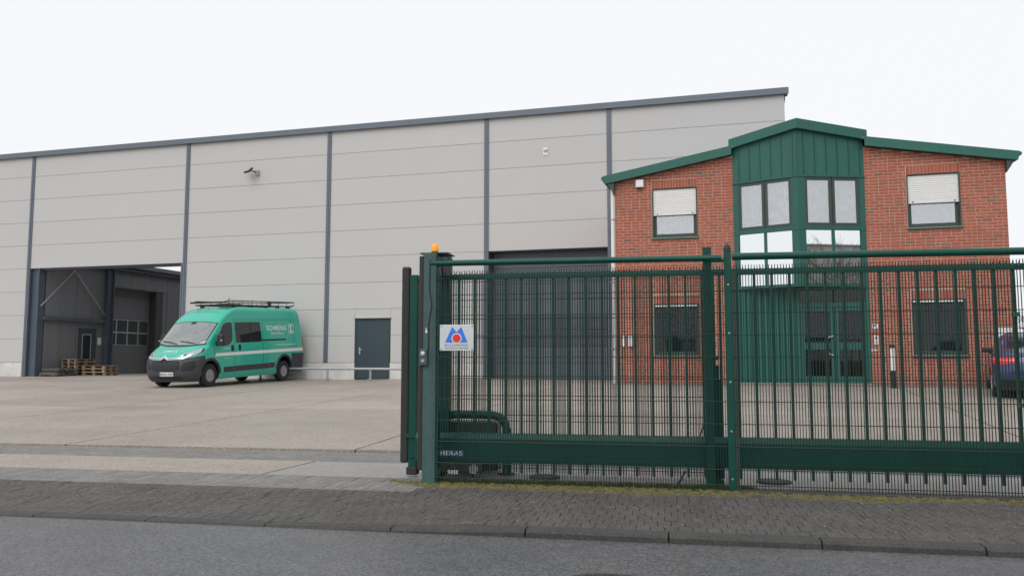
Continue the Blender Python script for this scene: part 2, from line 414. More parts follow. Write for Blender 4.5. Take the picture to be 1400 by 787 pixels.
def paver_field(parent, mat, rows, u0, u1, w, keep, off=True, zj=0.003, near=True):
    spots = []
    for j, (va, vb) in enumerate(rows):
        x = u0 + (w * 0.5 if (j % 2 and off) else 0)
        while x < u1:
            spots.append((x, (va + vb) / 2, vb - va)); x += w
    spots.sort(key=lambda q: (not in_view(q[0], q[1]), q[0] ** 2 * 0.15 + q[1] ** 2))
    shared = {}; rest = MB()
    for k, (x, v, l) in enumerate(spots):
        kt = min(0, kerb_top(x)); sl = -kt / 1.33 if v < 7.33 else 0.0
        z = random.gauss(0, zj * 0.4); zt = z + (kt * (1 - (v - 6.0) / 1.33) if v < 7.33 else 0)
        if k < keep:
            key = round(l, 3)
            if key not in shared: shared[key] = MB().add(*paver_mesh("paver", mat, w - 0.003, l - 0.002)).mesh("paver", mat)
            o = link("paver", shared[key], parent); o.location = (x, v, zt); o.rotation_euler = (sl + random.gauss(0, .004), random.gauss(0, .006), random.gauss(0, .004))
        else:
            vs, fs = paver_mesh("paver", mat, w - 0.003, l - 0.002); rest.tint = random.random()
            tx, ty = sl + random.gauss(0, .004), random.gauss(0, .006)
            rest.add([(x + a, v + b, zt + c + a * ty + b * tx) for a, b, c in vs], fs)
    if rest.f: stuff(rest.build("small_pavers", mat, parent))
paver_field(pave, PAVER, [(6.0 + 0.19 * k, 6.19 + 0.19 * k) for k in range(7)], -13, 8, 0.1, 300)
paver_field(pave, PAVER_L, [(7.33, 7.46), (7.46, 7.60), (7.60, 7.865), (7.865, 8.13)], -14, -2.3, 0.105, 0, off=False)
paver_field(pave, PAVER, [(7.33, 7.56), (7.56, 7.80)], -2.3, 8, 0.1, 0)
paver_field(band, PAVER_L, [(9.31 + 0.121 * k, 9.431 + 0.121 * k) for k in range(8)], -16, 6, 0.21, 0)

# concrete yard slabs, joints running back from the road every 4.3 m
yard = sheet("yard", JOINT, -60, 60, 8.0, 60, lambda x, y: ground_z(x, y) - 0.04, 1.0)
def slab(poly, name="slab", mat=CONC):
    """poly in world xy; cut into a grid and laid on the ground"""
    def fn(a, b, t): return (a, b, ground_z(a, b) + (0 if t > 0 else -0.06))
    return patch(name, poly, fn, mat, yard, step=1.5, thick=0.006, smooth=False)
def clip_poly(poly, fn):
    out = []
    for i in range(len(poly)):
        a, b = poly[i], poly[(i + 1) % len(poly)]; fa, fb = fn(a), fn(b)
        if fa >= 0: out.append(a)
        if fa * fb < 0:
            t = fa / (fa - fb); out.append((a[0] + (b[0] - a[0]) * t, a[1] + (b[1] - a[1]) * t))
    return out
jw = 0.015
for i in range(-8, 9):
    s0, s1 = -9.25 + 4.3 * i + jw, -9.25 + 4.3 * (i + 1) - jw
    def cell(d0, d1): return [tuple(hpt(s0, d0)), tuple(hpt(s1, d0)), tuple(hpt(s1, d1)), tuple(hpt(s0, d1))]
    for (d0, d1) in ((4, 15.2), (15.2, 20.4), (20.4, 25.6), (25.6, 45.0)):
        q = clip_poly(cell(d0 + jw, d1 - jw), lambda p: Vector(p).dot(VF) - 10.325)
        if len(q) >= 3: slab(q)
    q = clip_poly(cell(0, 16), lambda p: Vector(p).dot(VF) - 8.15)
    q = clip_poly(q, lambda p: 9.29 - Vector(p).dot(VF)) if q else q
    if len(q) >= 3: slab(q, "apron_slab", CONC_G if i >= 1 else CONC)

# manhole covers
def manhole(label, x, y, z, r):
    t = thing("manhole_cover", label, "manhole cover", (x, y, z)); 
    MB().lathe([(r, -0.02), (r, 0.006), (r * 0.88, 0.006), (r * 0.88, -0.004)], (0, 0, 0)).build("frame_ring", IRON, t)
    m = MB().lathe([(r * 0.86, -0.02), (r * 0.86, 0.004), (0.001, 0.004)], (0, 0, 0))
    m.build("lid", IRON, t)
    rb = MB()
    for k in range(-3, 4):
        w = math.sqrt(max(0, (r * .78) ** 2 - (k * r * .22) ** 2)); rb.box(-w, w, k * r * .22 - .015, k * r * .22 + .015, 0.003, 0.008)
    rb.build("tread_rib", IRON, t)
    return t
manhole("round cast iron manhole cover set in the road near the kerb", 0.52, 4.62, ROAD_Z + 0.003, 0.31)
p = fpt(-1.27, 8.45); manhole("small dark drain cover behind the fence, near the guard hoop", p.x, p.y, 0.012, 0.16)
p = fpt(1.0, 8.55); manhole("small dark drain cover behind the fence, right of the square post", p.x, p.y, 0.012, 0.17)

# moss and grass along the fence foot
mo = MB(); nu, nv = 420, 10; vs = []
for j in range(nv + 1):
    for i in range(nu + 1):
        uu = -2.75 + 10.5 * i / nu; t = j / nv
        edge = 7.50 + 0.045 * math.sin(uu * 3.1) + 0.03 * math.sin(uu * 9.7) + random.uniform(-.035, .035)
        if uu < -2.3: edge = 7.9 - (uu + 2.75) / .45 * .4
        v = edge + (7.93 - edge) * t
        h = -0.007 + 0.03 * min(1, t * 1.6) * random.uniform(.15, 1.0)
        p = fpt(uu, v); vs.append((p.x, p.y, h if 0 < j < nv else -0.012))
mo.add(vs, [(j * (nu + 1) + i, j * (nu + 1) + i + 1, (j + 1) * (nu + 1) + i + 1, (j + 1) * (nu + 1) + i) for j in range(nv) for i in range(nu)])
tag(stuff(mo.build("moss_strip", MOSS, smooth=True)), "yellow green moss strip along the foot of the mesh fence", "moss")
gr = MB()
for k in range(5200):
    uu = random.uniform(-2.3, 0.75) if k < 4300 else random.uniform(-2.6, 5); v = random.triangular(7.86, 8.16, 7.95) if k < 4300 else random.uniform(7.80, 7.95)
    p = fpt(uu, v); h = random.uniform(.015, .055) if k < 4300 else random.uniform(.008, .03); a = random.uniform(0, 6.28); q = 0.004
    dx, dy = math.cos(a), math.sin(a); lx, ly = random.gauss(0, .015), random.gauss(0, .015)
    gr.add([(p.x - dx * q, p.y - dy * q, 0), (p.x + dx * q, p.y + dy * q, 0), (p.x + lx, p.y + ly, h)], [(0, 1, 2)])
tag(stuff(gr.build("grass_tufts", GRASS)), "short green grass growing at the foot of the mesh fence", "grass")
sb = MB(); p0 = MB()
soil = MB(); vs = []
for j in range(2):
    for i in range(61):
        p = fpt(-2.3 + 3.1 * i / 60, 7.86 + (0.30 + .04 * math.sin(i * .9)) * j); vs.append((p.x, p.y, 0.010))
soil.add(vs, [(i, i + 1, 61 + i + 1, 61 + i) for i in range(60)])
o = struct(soil.build("grass_verge", MOSS))
# concrete edging under the fence to the right
ed = struct(B("fence_edging", KERBM, None, 0.62, 9.0, 7.80, 7.93, -0.1, 0.022, bev=0.006)); ed.rotation_euler = (0, 0, TH_F)
# light litter of grit and leaf crumbs on the pavement
lit = MB()
for k in range(2600):
    uu, v = random.uniform(-7, 5), random.triangular(6.0, 7.9, 7.5); p = fpt(uu, v); s = random.uniform(.002, .009); a = random.uniform(0, 6.28)
    lit.add([(p.x + s * math.cos(a + i * 2.1), p.y + s * 1.4 * math.sin(a + i * 2.1), 0.012 + random.uniform(0, .004)) for i in range(3)], [(0, 1, 2)])
tag(stuff(lit.build("grit", pm("grit", (0.32, 0.30, 0.26), 0.9, var=0.3, scale=40))), "pale grit and leaf crumbs scattered over the dark pavement", "grit")

# ================================================================== INDUSTRIAL HALL
hall = thing("industrial_hall", "long light grey metal clad industrial hall with dark columns", "hall", (*hpt(0, D_HALL), 0), TH_H)
ZG, ZT = 0.53, 10.03
cols = [-37.5, -29.5, -21.65, -15.26, -8.89, -4.39]
END_R, END_L, DEPTH = 1.47, -50.0, 26.0
joints = [ZT] + [9.11 - k for k in range(8)]          # 9.11 ... 2.11
PL_Z = 1.11
joints += [PL_Z]
PT = 0.10
panel_cache = {}
def panel(x0, x1, z0, z1, parent=hall, mat=PANEL):
    key = (round(x1 - x0, 3), round(z1 - z0, 3), mat.name)
    if key not in panel_cache:
        panel_cache[key] = MB().bbox(0, x1 - x0, 0, PT, 0, z1 - z0 - 0.008, 0.006).mesh("wall_panel", mat)
    o = link("wall_panel", panel_cache[key], parent); o.location = (x0, 0, z0); return o
bays = list(zip(cols, cols[1:] + [END_R]))
B("cladding_backing", STEEL_D, hall, END_L, cols[0], 0.10, 0.2, ZG, ZT)
for (a, b) in bays:
    x0, x1 = a + (0.0), b
    for zt, zb in zip(joints, joints[1:]):
        if a == -29.5 and zt < 5.2: continue
        if a == -8.89 and zt < 5.2: continue
        if a == -15.26 and zb < 2.72:
            # personnel door cut-out
            d0, d1, dt = -14.04, -12.64, 2.74
            if zb < dt:
                panel(x0, d0 - 0.03, zb, zt); panel(d1 + 0.03, x1, zb, zt)
                if zt > dt: panel(d0 - 0.024, d1 + 0.024, dt + 0.02, zt)
                continue
        panel(x0, x1, zb, zt)
for zt, zb in zip(joints, joints[1:]): panel(END_L, cols[0] - 0.004, zb, zt)
# joint shadow backing, columns, roof edge, plinth
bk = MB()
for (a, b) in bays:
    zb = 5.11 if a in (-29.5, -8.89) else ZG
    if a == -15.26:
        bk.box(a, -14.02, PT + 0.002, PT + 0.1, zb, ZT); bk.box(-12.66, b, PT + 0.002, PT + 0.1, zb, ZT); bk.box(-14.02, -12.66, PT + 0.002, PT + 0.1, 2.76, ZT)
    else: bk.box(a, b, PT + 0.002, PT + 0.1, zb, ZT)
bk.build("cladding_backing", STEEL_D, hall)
for c in cols:
    wcol = 0.13
    m = MB()
    zlo = ZG if c == -29.5 or c == -21.65 else (PL_Z + .0 if c in (-15.26, -37.5) else ZG)
    m.box(c - wcol / 2 - 0.02, c + wcol / 2 + .02, -0.035, 0.05, zlo, ZT - 0.006)
    m.box(c - .018, c + .018, -0.05, -0.034, zlo, ZT - 0.008)
    m.build("column_strip", TRIM, hall)
m = MB(); m.box(END_L, END_R + 0.12, -0.10, 0.4, ZT, ZT + 0.17); m.box(END_L, END_R + 0.14, -0.125, -0.06, ZT - 0.05, ZT + 0.15)
m.build("roof_edge", TRIM, hall)
B("roof", TRIM, hall, END_L, -33.0, 0.4, DEPTH, ZT - 0.1, ZT + 0.08)
B("roof", TRIM, hall, -21.5, END_R + 0.05, 0.4, DEPTH, ZT - 0.1, ZT + 0.08)
B("side_wall", PANEL, hall, END_R - 0.12, END_R, PT + 0.01, DEPTH, 0.3, ZT - 0.11)
B("back_wall", PANEL, hall, -21.4, END_R - 0.13, DEPTH - 0.2, DEPTH - 0.01, 0.3, ZT - 0.11)
for (x0, x1) in ((END_L, -29.62), (-21.55, -14.06), (-12.62, -8.98), (-4.3, END_R)):
    B("plinth", PLINTH, hall, x0, x1, -0.012, 0.15, 0.2, PL_Z - 0.012)
# personnel door
dr = B("personnel_door", DOOR_G, hall, -14.0, -12.68, 0.02, 0.08, 0.52, 2.70)
MB().box(-14.04, -14.0, 0.0, 0.09, 0.5, 2.74).box(-12.68, -12.64, 0.0, 0.09, 0.5, 2.74).box(-14.0, -12.68, 0.0, 0.09, 2.70, 2.74).build("door_frame", FRAME_D, hall)
MB().box(-14.08, -12.58, -0.07, 0.0, 2.755, 2.775).build("drip_cap", GALV, hall)
h = MB().box(-13.89, -13.83, 0.005, 0.02, 1.42, 1.68); h.tube([(-13.86, 0.02, 1.58), (-13.86, -.03, 1.58), (-13.74, -.03, 1.58)], .012); h.build("handle", GALV, dr)
# right sectional gate, recessed
gx0, gx1, gzt = -8.80, -4.47, 5.10
RC = 0.55
B("gate_jamb", STEEL_D, hall, gx0 - .09, gx0, 0.06, RC + .3, ZG - .05, gzt); B("gate_jamb", STEEL_D, hall, gx1, gx1 + .08, 0.06, RC + .3, ZG - .05, gzt)
B("gate_lintel", STEEL_D, hall, gx0, gx1, 0.06, RC + .3, gzt - 0.02, gzt + .08)
sg = MB().box(gx0, gx1, RC + .06, RC + .1, ZG - .05, gzt).build("sectional_gate", SECT, hall)
zz = ZG; k = 0
while zz < gzt - .05:
    zt = min(zz + 0.57, gzt)
    o = MB().bbox(gx0 + .01, gx1 - .01, RC, RC + .05, zz + .004, zt - .004, .01).build("gate_panel", SECT, sg)
    zz += 0.57; k += 1
def gate_window(parent, x0, x1, z0, z1, y, frame=STEEL_D, t=.04):
    m = MB().box(x0, x1, y - .02, y + .001, z0, z0 + t).box(x0, x1, y - .02, y + .001, z1 - t, z1).box(x0, x0 + t, y - .019, y + .001, z0 + t, z1 - t).box(x1 - t, x1, y - .019, y + .001, z0 + t, z1 - t)
    m.build("window_frame", frame, parent)
    B("pane", pm("gate_pane", (0.06, 0.068, 0.07), 0.08, var=0.5, scale=3.0, spec=.7), parent, x0 + t, x1 - t, y - .008, y - .001, z0 + t, z1 - t)
for r_ in range(2):
    for i in range(4):
        wx = (gx1 - gx0 - .3) / 4; x0 = gx0 + .15 + i * wx
        gate_window(sg, x0 + .02, x0 + wx - .02, 1.72 + r_ * .57, 2.20 + r_ * .57, RC)

# ------- passage behind the left opening: side wall, columns, beam, braces, doors
SW = -28.95
ox0, ox1 = -29.42, -21.72
m = MB().box(-29.57, -29.42, .05, .45, ZG - .05, 5.11).box(-29.42, -29.0, 0.12, .16, ZG - .05, 5.11).box(-29.0, -28.93, -.0, .32, ZG - .05, 5.11); m.build("portal_column", STEEL_D, hall)
m = MB().box(-21.78, -21.62, .05, .45, ZG - .05, 5.11).box(-21.84, -21.78, .0, .3, ZG - .05, 5.11); m.build("portal_column", TRIM, hall)
B("portal_lintel", STEEL_D, hall, ox0, ox1, .11, .45, 5.03, 5.2)
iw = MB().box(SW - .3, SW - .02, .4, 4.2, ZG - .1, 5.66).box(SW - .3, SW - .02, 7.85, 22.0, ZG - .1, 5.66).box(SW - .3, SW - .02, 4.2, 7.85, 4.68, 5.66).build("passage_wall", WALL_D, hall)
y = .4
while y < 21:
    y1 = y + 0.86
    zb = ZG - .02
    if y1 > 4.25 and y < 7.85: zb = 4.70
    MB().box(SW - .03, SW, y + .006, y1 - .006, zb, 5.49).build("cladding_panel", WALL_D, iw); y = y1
B("beam", STEEL_D, hall, SW, SW + .16, .25, 3.75, 2.92, 3.08)
MB().box(SW + .01, SW + .2, 3.78, 3.82, ZG - .05, 5.49).box(SW + .01, SW + .2, 4.16, 4.20, ZG - .05, 5.49).box(SW + .08, SW + .1, 3.82, 4.16, ZG - .05, 5.49).build("passage_column", STEEL_D, hall)
MB().tube([(SW + .08, 0.1, 3.5), (SW + .08, 1.9, 5.25)], .024).build("brace", GALV, hall)
MB().tube([(SW + .1, 1.85, 5.2), (SW + .1, 3.75, 3.3)], .024).build("brace", GALV, hall)
pd = MB().box(SW, SW + .03, 2.25, 3.35, ZG, 2.66).build("passage_door", DOOR_G, hall)
MB().box(SW + .03, SW + .045, 2.50, 2.54, .95, 2.38).box(SW + .03, SW + .045, 3.0, 3.04, .95, 2.38).box(SW + .03, SW + .044, 2.54, 3.0, 2.34, 2.38).box(SW + .03, SW + .044, 2.54, 3.0, .95, .99).build("light_frame", ALU, pd)
B("pane", GLASSD, pd, SW + .03, SW + .036, 2.54, 3.0, .99, 2.34)
MB().box(SW, SW + .04, 2.2, 2.25, ZG, 2.70).box(SW, SW + .04, 3.35, 3.40, ZG, 2.70).box(SW, SW + .04, 2.25, 3.35, 2.66, 2.70).build("door_frame", WALL_D, hall)
tag(B("notice", WHITE, None, 0, .006, 0, .22, 0, .34), "white notice sheet on the dark passage wall beside the door", "notice")
nt_ = bpy.data.objects["notice"]; nt_.location = (*hpt(SW + .001, D_HALL + 3.46), 1.90); nt_.rotation_euler = (0, 0, TH_H)
# recessed sectional door in the side wall
sdx = SW - .45
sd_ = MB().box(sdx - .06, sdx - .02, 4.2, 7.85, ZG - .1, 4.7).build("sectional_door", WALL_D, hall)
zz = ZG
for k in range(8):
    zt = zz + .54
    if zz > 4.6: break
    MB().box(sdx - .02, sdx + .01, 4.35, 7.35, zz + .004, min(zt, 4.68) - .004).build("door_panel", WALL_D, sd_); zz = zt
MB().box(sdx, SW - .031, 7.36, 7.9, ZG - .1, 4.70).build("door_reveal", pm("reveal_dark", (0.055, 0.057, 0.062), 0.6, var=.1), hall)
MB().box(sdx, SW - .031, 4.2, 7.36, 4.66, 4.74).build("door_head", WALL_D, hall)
for r_ in range(2):
    for i in range(4):
        y0 = 4.36 + i * .745; z0 = 1.92 + r_ * .63; t = .035
        m = MB(); xx = sdx + .01
        m.box(xx, xx + .02, y0, y0 + .745, z0, z0 + t).box(xx, xx + .02, y0, y0 + .745, z0 + .63 - t, z0 + .63).box(xx, xx + .019, y0, y0 + t, z0 + t, z0 + .63 - t).box(xx, xx + .019, y0 + .745 - t, y0 + .745, z0 + t, z0 + .63 - t)
        m.build("window_frame", ALU, sd_)
        B("pane", pm("door_pane", (0.05, 0.06, 0.062), .06, spec=.8, var=.5, scale=2), sd_, xx, xx + .008, y0 + t, y0 + .745 - t, z0 + t, z0 + .63 - t)
# the passage is an open court: eave of the low wing on its left, the hall's flank on its right
B("wing_gutter", STEEL_D, hall, SW - .05, SW + .22, .5, 22.0, 5.50, 5.66)
B("wing_eave", WALL_D, hall, SW - .3, SW + .34, .46, 22.0, 5.67, 5.86)
m = MB().add([(SW - .3, .46, 5.86), (SW - .3, 22, 5.86), (SW - 4, 22, 6.3), (SW - 4, .46, 6.3)], [(0, 1, 2, 3)]); m.build("wing_roof", TRIM, hall)
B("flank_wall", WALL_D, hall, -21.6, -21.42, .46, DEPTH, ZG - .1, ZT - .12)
# floodlight and bell on the facade
fl = thing("floodlight", "small dark floodlight mounted on the grey hall wall", "floodlight", (*hpt(-18.5, D_HALL), 8.58), TH_H)
MB().box(.05, .17, -.10, .0, -.10, .10).build("wall_box", GALV, fl)
MB().tube([(.08, -.08, .02), (-.05, -.22, .05)], .025).build("bracket", BLACKP, fl)
hd = MB().box(-.17, .17, -.035, .035, -.12, .12).build("lamp_head", BLACKP, fl); hd.location = (-.14, -.30, .06); hd.rotation_euler = (R(-42), R(0), R(-22))
ln = MB().box(-.15, .15, -.045, -.036, -.10, .10).build("lens", pm("lamp_lens", (.35, .36, .38), .2, var=.1), hd)
bl = thing("wall_sounder", "small pale round sounder high on the grey hall wall", "alarm", (*hpt(-6.68, D_HALL), 8.62), TH_H)
MB().lathe([(.075, 0), (.075, -.05), (.05, -.10), (.015, -.12)], (0, 0, .06), 'y', 16).build("dome", WHITE, bl, smooth=True)
MB().box(-.09, .09, -.02, 0, -.13, .14).build("base_plate", ALU, bl)
# guard rail in front of the hall
gr_ = thing("guard_rail", "low galvanised guard rail standing before the hall plinth", "guard rail", (*hpt(0, D_HALL - 1.15), 0.52), TH_H)
MB().tube([(-19.5, 0, .37), (-10.4, 0, .37)], .045, 10).build("top_rail", GALV, gr_, smooth=True)
for x in (-19.3, -17.3, -14.55, -12.85, -10.6):
    MB().tube([(x, 0, -.1), (x, 0, .35)], .04, 10).box(x - .08, x + .08, -.08, .08, -.01, .012).build("rail_post", GALV, gr_)

# pallets and timber in the passage
def make_pallet():
    t = thing("pallet", "", "pallet")
    for x in (-.35, -.2, 0, .2, .35): MB().box(x - .06, x + .06, -.6, .6, .122, .144).build("deck_board", WOOD, t)
    for y in (-.53, 0, .53): MB().box(-.4, .4, y - .07, y + .07, .1, .121).build("cross_board", WOOD, t)
    for x in (-.34, 0, .34):
        MB().box(x - .05, x + .05, -.6, .6, 0, .022).build("bottom_board", WOOD, t)
        for y in (-.53, 0, .53): MB().box(x - .05, x + .05, y - .07, y + .07, .022, .1).build("block", WOOD, t)
    return t
proto = make_pallet(); first = True
def put_pallet(s, d, z, rz, label, grp):
    global first
    p = hpt(s, d); loc = (p.x, p.y, z)
    if first:
        proto.location = loc; proto.rotation_euler = (0, 0, rz); o = proto; first = False
    else: o = copy_thing(proto, loc, rz)
    o["label"] = label; o["group"] = grp
ORD = ["lowest", "second lowest", "middle", "second highest", "topmost"]
for k in range(5): put_pallet(-28.45 + random.uniform(-.02, .02), D_HALL + 1.9, ZG + .002 + k * .146, TH_H + random.uniform(-.02, .02), "%s wooden pallet of the tall stack before the passage door" % ORD[k], "pallets in the tall stack")
for k in range(3): put_pallet(-27.40 + random.uniform(-.03, .03), D_HALL + 2.0, ZG + .002 + k * .146, TH_H + R(90) + random.uniform(-.03, .03), "%s wooden pallet of the low stack beside the tall one" % ("lowest", "middle", "topmost")[k], "pallets in the low stack")
tp = thing("timber_pile", "low dark pile of old timber beside the pallet stacks", "timber", (*hpt(-28.42, D_HALL + .72), ZG), TH_H)
for k in range(9): 
    y = -.55 + (k % 5) * .24 + (.1 if k > 4 else 0); z = .0 if k < 5 else .17
    MB().box(-.44 + random.uniform(-.03, .03), .45 + random.uniform(-.08, .08), y, y + .17, z + .04, z + .16).build("timber", WOOD_D, tp)
MB().box(-.4, -.3, -.6, .7, 0, .05).box(.3, .4, -.6, .7, 0, .05).build("bearer", WOOD_D, tp)

# ================================================================== OFFICE BUILDING
KS = D_OFF / 21.0
off = thing("office_building", "two storey red brick office with green gabled roof and pointed green bay", "building", (*hpt(0, D_OFF), 0), TH_H)
OL, OR, OM = -3.487, 6.507, 1.50
OD = D_HALL - D_OFF - 0.02            # reaches back to the hall wall
def roof_z(s): return 7.16 - 0.18 * abs(s - OM)          # underside of the verge at the facade
BL, BR, BA, BP = -0.20, 3.17, 1.46, 0.61                  # bay: left, right, apex, projection
WINS = [(-2.43, -1.175, 4.636, 6.045, 5.35), (4.19, 5.46, 4.636, 6.045, 5.31), (-2.43, -1.175, 1.325, 2.765, None), (4.19, 5.46, 1.325, 2.765, None)]
# mortar core with window openings (grid of boxes so openings are real)
core = MB()
def wall_boxes(x0, x1):
    ws = [q for q in WINS if q[0] >= x0 and q[1] <= x1]
    a, b = ws[0][0], ws[0][1]; zs = sorted([(q[2], q[3]) for q in ws])
    core.prism([(x0, ZG - .3), (a, ZG - .3), (a, roof_z(a)), (x0, roof_z(x0))], 0.0, 0.3)
    core.prism([(b, ZG - .3), (x1, ZG - .3), (x1, roof_z(x1)), (b, roof_z(b))], 0.0, 0.3)
    core.box(a, b, 0, .3, ZG - .3, zs[0][0]); core.box(a, b, 0, .3, zs[0][1], zs[1][0])
    core.prism([(a, zs[1][1]), (b, zs[1][1]), (b, roof_z(b)), (a, roof_z(a))], 0, .3)
wall_boxes(OL, BL); wall_boxes(BR, OR)
front_wall = core.build("front_wall", MORTAR, off)
B("side_wall", BRICK, off, OL, OL + .3, .3, OD, ZG - .3, 6.25); B("side_wall", BRICK, off, OR - .3, OR, .3, OD, ZG - .3, 6.25)
B("rear_wall", BRICK, off, OL + .3, OR - .3, OD - .25, OD, ZG - .3, 6.2)
MB().prism([(OL + .3, 6.2), (OR - .3, 6.2), (OM, 7.1)], OD - .25, OD).build("rear_gable", BRICK, off)
# bricks: irregular bond, 25 cm stretchers and 12.5 cm headers, 83 mm courses
CO = 0.0833; bricks = []
def blocked(x0, x1, z0, z1):
    for (a, b, c, d, _) in WINS:
        if x1 > a + .005 and x0 < b - .005 and z1 > c + .004 and z0 < d + .242: return (a, b, c, d)
    return None
for (x0, x1) in ((OL, BL), (BR, OR)):
    k = 0; z = 0.56
    while z < 7.1:
        x = x0; k += 1; lasth = k % 2 == 0
        while x < x1 - .03:
            ln = 0.115 if (x == x0 and lasth) or random.random() < .16 else 0.24
            xe = min(x + ln, x1)
            if x1 - xe < .07: xe = x1
            segs = [(x, xe)]
            for (a, b, c, d, _) in WINS:
                if z + .071 > c + .004 and z < d + .24:
                    ns = []
                    for (p, q) in segs:
                        if q <= a or p >= b: ns.append((p, q))
                        else:
                            if p < a - .03: ns.append((p, a))
                            if q > b + .03: ns.append((b, q))
                    segs = ns
            for (p, q) in segs:
                if q - p > .03 and z + .03 < roof_z((p + q) / 2): bricks.append((p, q - (.014 if q < x1 else 0), z, z + .068))
            x = xe + .0
        z += CO
for (a, b, c, d, _) in WINS:                     # soldier courses over the openings
    n = 15; wd = (b - a) / n
    for i in range(n): bricks.append((a + i * wd + .005, a + (i + 1) * wd - .005, d + .004, d + .236))
# the largest in the picture: upper storey above the fence rail, right wall nearest
bricks.sort(key=lambda q: -((q[0] > BR) * 2 + (q[2] > 3.5) * 4 + (q[1] - q[0]) * 4 + (q[3] - q[2]) * 4 + q[0] * .05 + random.random() * .5))
bc = {}; rest = MB()
for i, (a, b, c, d) in enumerate(bricks):
    pr = 0.005 + random.uniform(-.0015, .0015)
    if i < 300:
        key = (round((b - a) * 100), round((d - c) * 100))
        if key not in bc: bc[key] = MB().bbox(0, b - a, -0.005, 0.02, 0, d - c, .002).mesh("brick", BRICK)
        o = link("brick", bc[key], front_wall); o.location = (a, .005 - pr, c)
    else:
        rest.tint = random.random() + .001; rest.bbox(a, b, -pr, .02, c, d, .002)
stuff(rest.build("small_bricks", BRICK, front_wall))
B("wall_foot", STEPM, off, OL - .02, OR + .02, -.05, .02, ZG - .2, .555)
ws_ = MB()
for i in range(52):
    for j in range(3):
        x = OL - .1 + i * .2 + (j % 2) * .1; ws_.tint = random.random(); ws_.box(x, x + .195, -.65 + j * .2, -.455 + j * .2, ZG - .1, ZG + .012 + random.uniform(0, .006))
stuff(ws_.build("wall_strip_pavers", STEPM, off))
# windows
def office_window(a, b, c, d, sh):
    t = .06; y = .10
    fr = MB().box(a, b, y, y + .08, d - t, d).box(a, a + t, y, y + .08, c + t, d - t).box(b - t, b, y, y + .08, c + t, d - t).box(a, b, y, y + .08, c, c + t)
    wn_ = fr.build("window", FRAME_D, off)
    t2 = .055
    MB().box(a + t, b - t, y + .015, y + .07, c + t, c + t + t2).box(a + t, b - t, y + .015, y + .07, d - t - t2, d - t).box(a + t, a + t + t2, y + .016, y + .07, c + t + t2, d - t - t2).box(b - t - t2, b - t, y + .016, y + .07, c + t + t2, d - t - t2).build("sash", FRAME_D, wn_)
    B("pane", G_WIN if sh else G_LOW, wn_, a + t + t2, b - t - t2, y + .04, y + .048, c + t + t2, d - t - t2)
    s_ = MB().prism([(-.05, c - .055), (y, c - .03), (y, c + .004), (-.05, c - .02)], a - .02, b + .02, 'x'); s_.build("sill", GREEN_F, wn_)
    B("guide_rail", FRAME_D, wn_, a, a + .035, .005, y, c, d); B("guide_rail", FRAME_D, wn_, b - .035, b, .005, y, c, d)
    B("lintel_slot", FRAME_D, wn_, a + .035, b - .035, .02, y, d - .03, d)
    if sh:
        z = d - .03; y0 = .055
        while z > sh + .01:
            MB().prism([(y0, z), (y0 - .012, z - .012), (y0 - .012, z - .043), (y0, z - .053), (y0 + .01, z - .053), (y0 + .01, z)], a + .035, b - .035, 'x').build("shutter_slat", SHUT, wn_); z -= .0545
        MB().box(a + .036, b - .036, y0 - .016, y0 + .012, z - .03, z).build("shutter_end_bar", SHUT, wn_)
        for x in (a + .13, b - .15): MB().box(x, x + .03, y0 - .035, y0 - .016, z + .0, z + .025).build("stop", BLACKP, wn_)
    # room behind with curtain
    B("room_back", INT, wn_, a - .3, b + .3, 1.4, 1.42, c - .3, d + .3)
    B("room_box", INT, wn_, a - .1, b + .1, .3, 1.4, c - .12, c - .10)
    if sh:
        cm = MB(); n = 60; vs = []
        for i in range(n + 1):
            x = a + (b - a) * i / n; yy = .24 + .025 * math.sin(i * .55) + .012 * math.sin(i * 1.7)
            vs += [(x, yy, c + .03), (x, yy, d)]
        cm.add(vs, [(2 * i, 2 * i + 2, 2 * i + 3, 2 * i + 1) for i in range(n)]); cm.build("curtain", CURT_SWIRL, wn_, smooth=True)
    else:
        for k in range(11):
            x = a + .12 + k * (b - a - .24) / 10
            o = B("blind_slat", pm("blind_slat", (.10, .105, .12), .7, var=.1, rand=.1), wn_, -.064, .064, -.002, .002, c + .06, d - .10); o.location = (x, .26, 0); o.rotation_euler = (0, 0, R(6))
        B("box_strip", WHITE, wn_, a + .05, b - .05, .02, .05, d - .075, d - .035)
for q in WINS: office_window(*q)
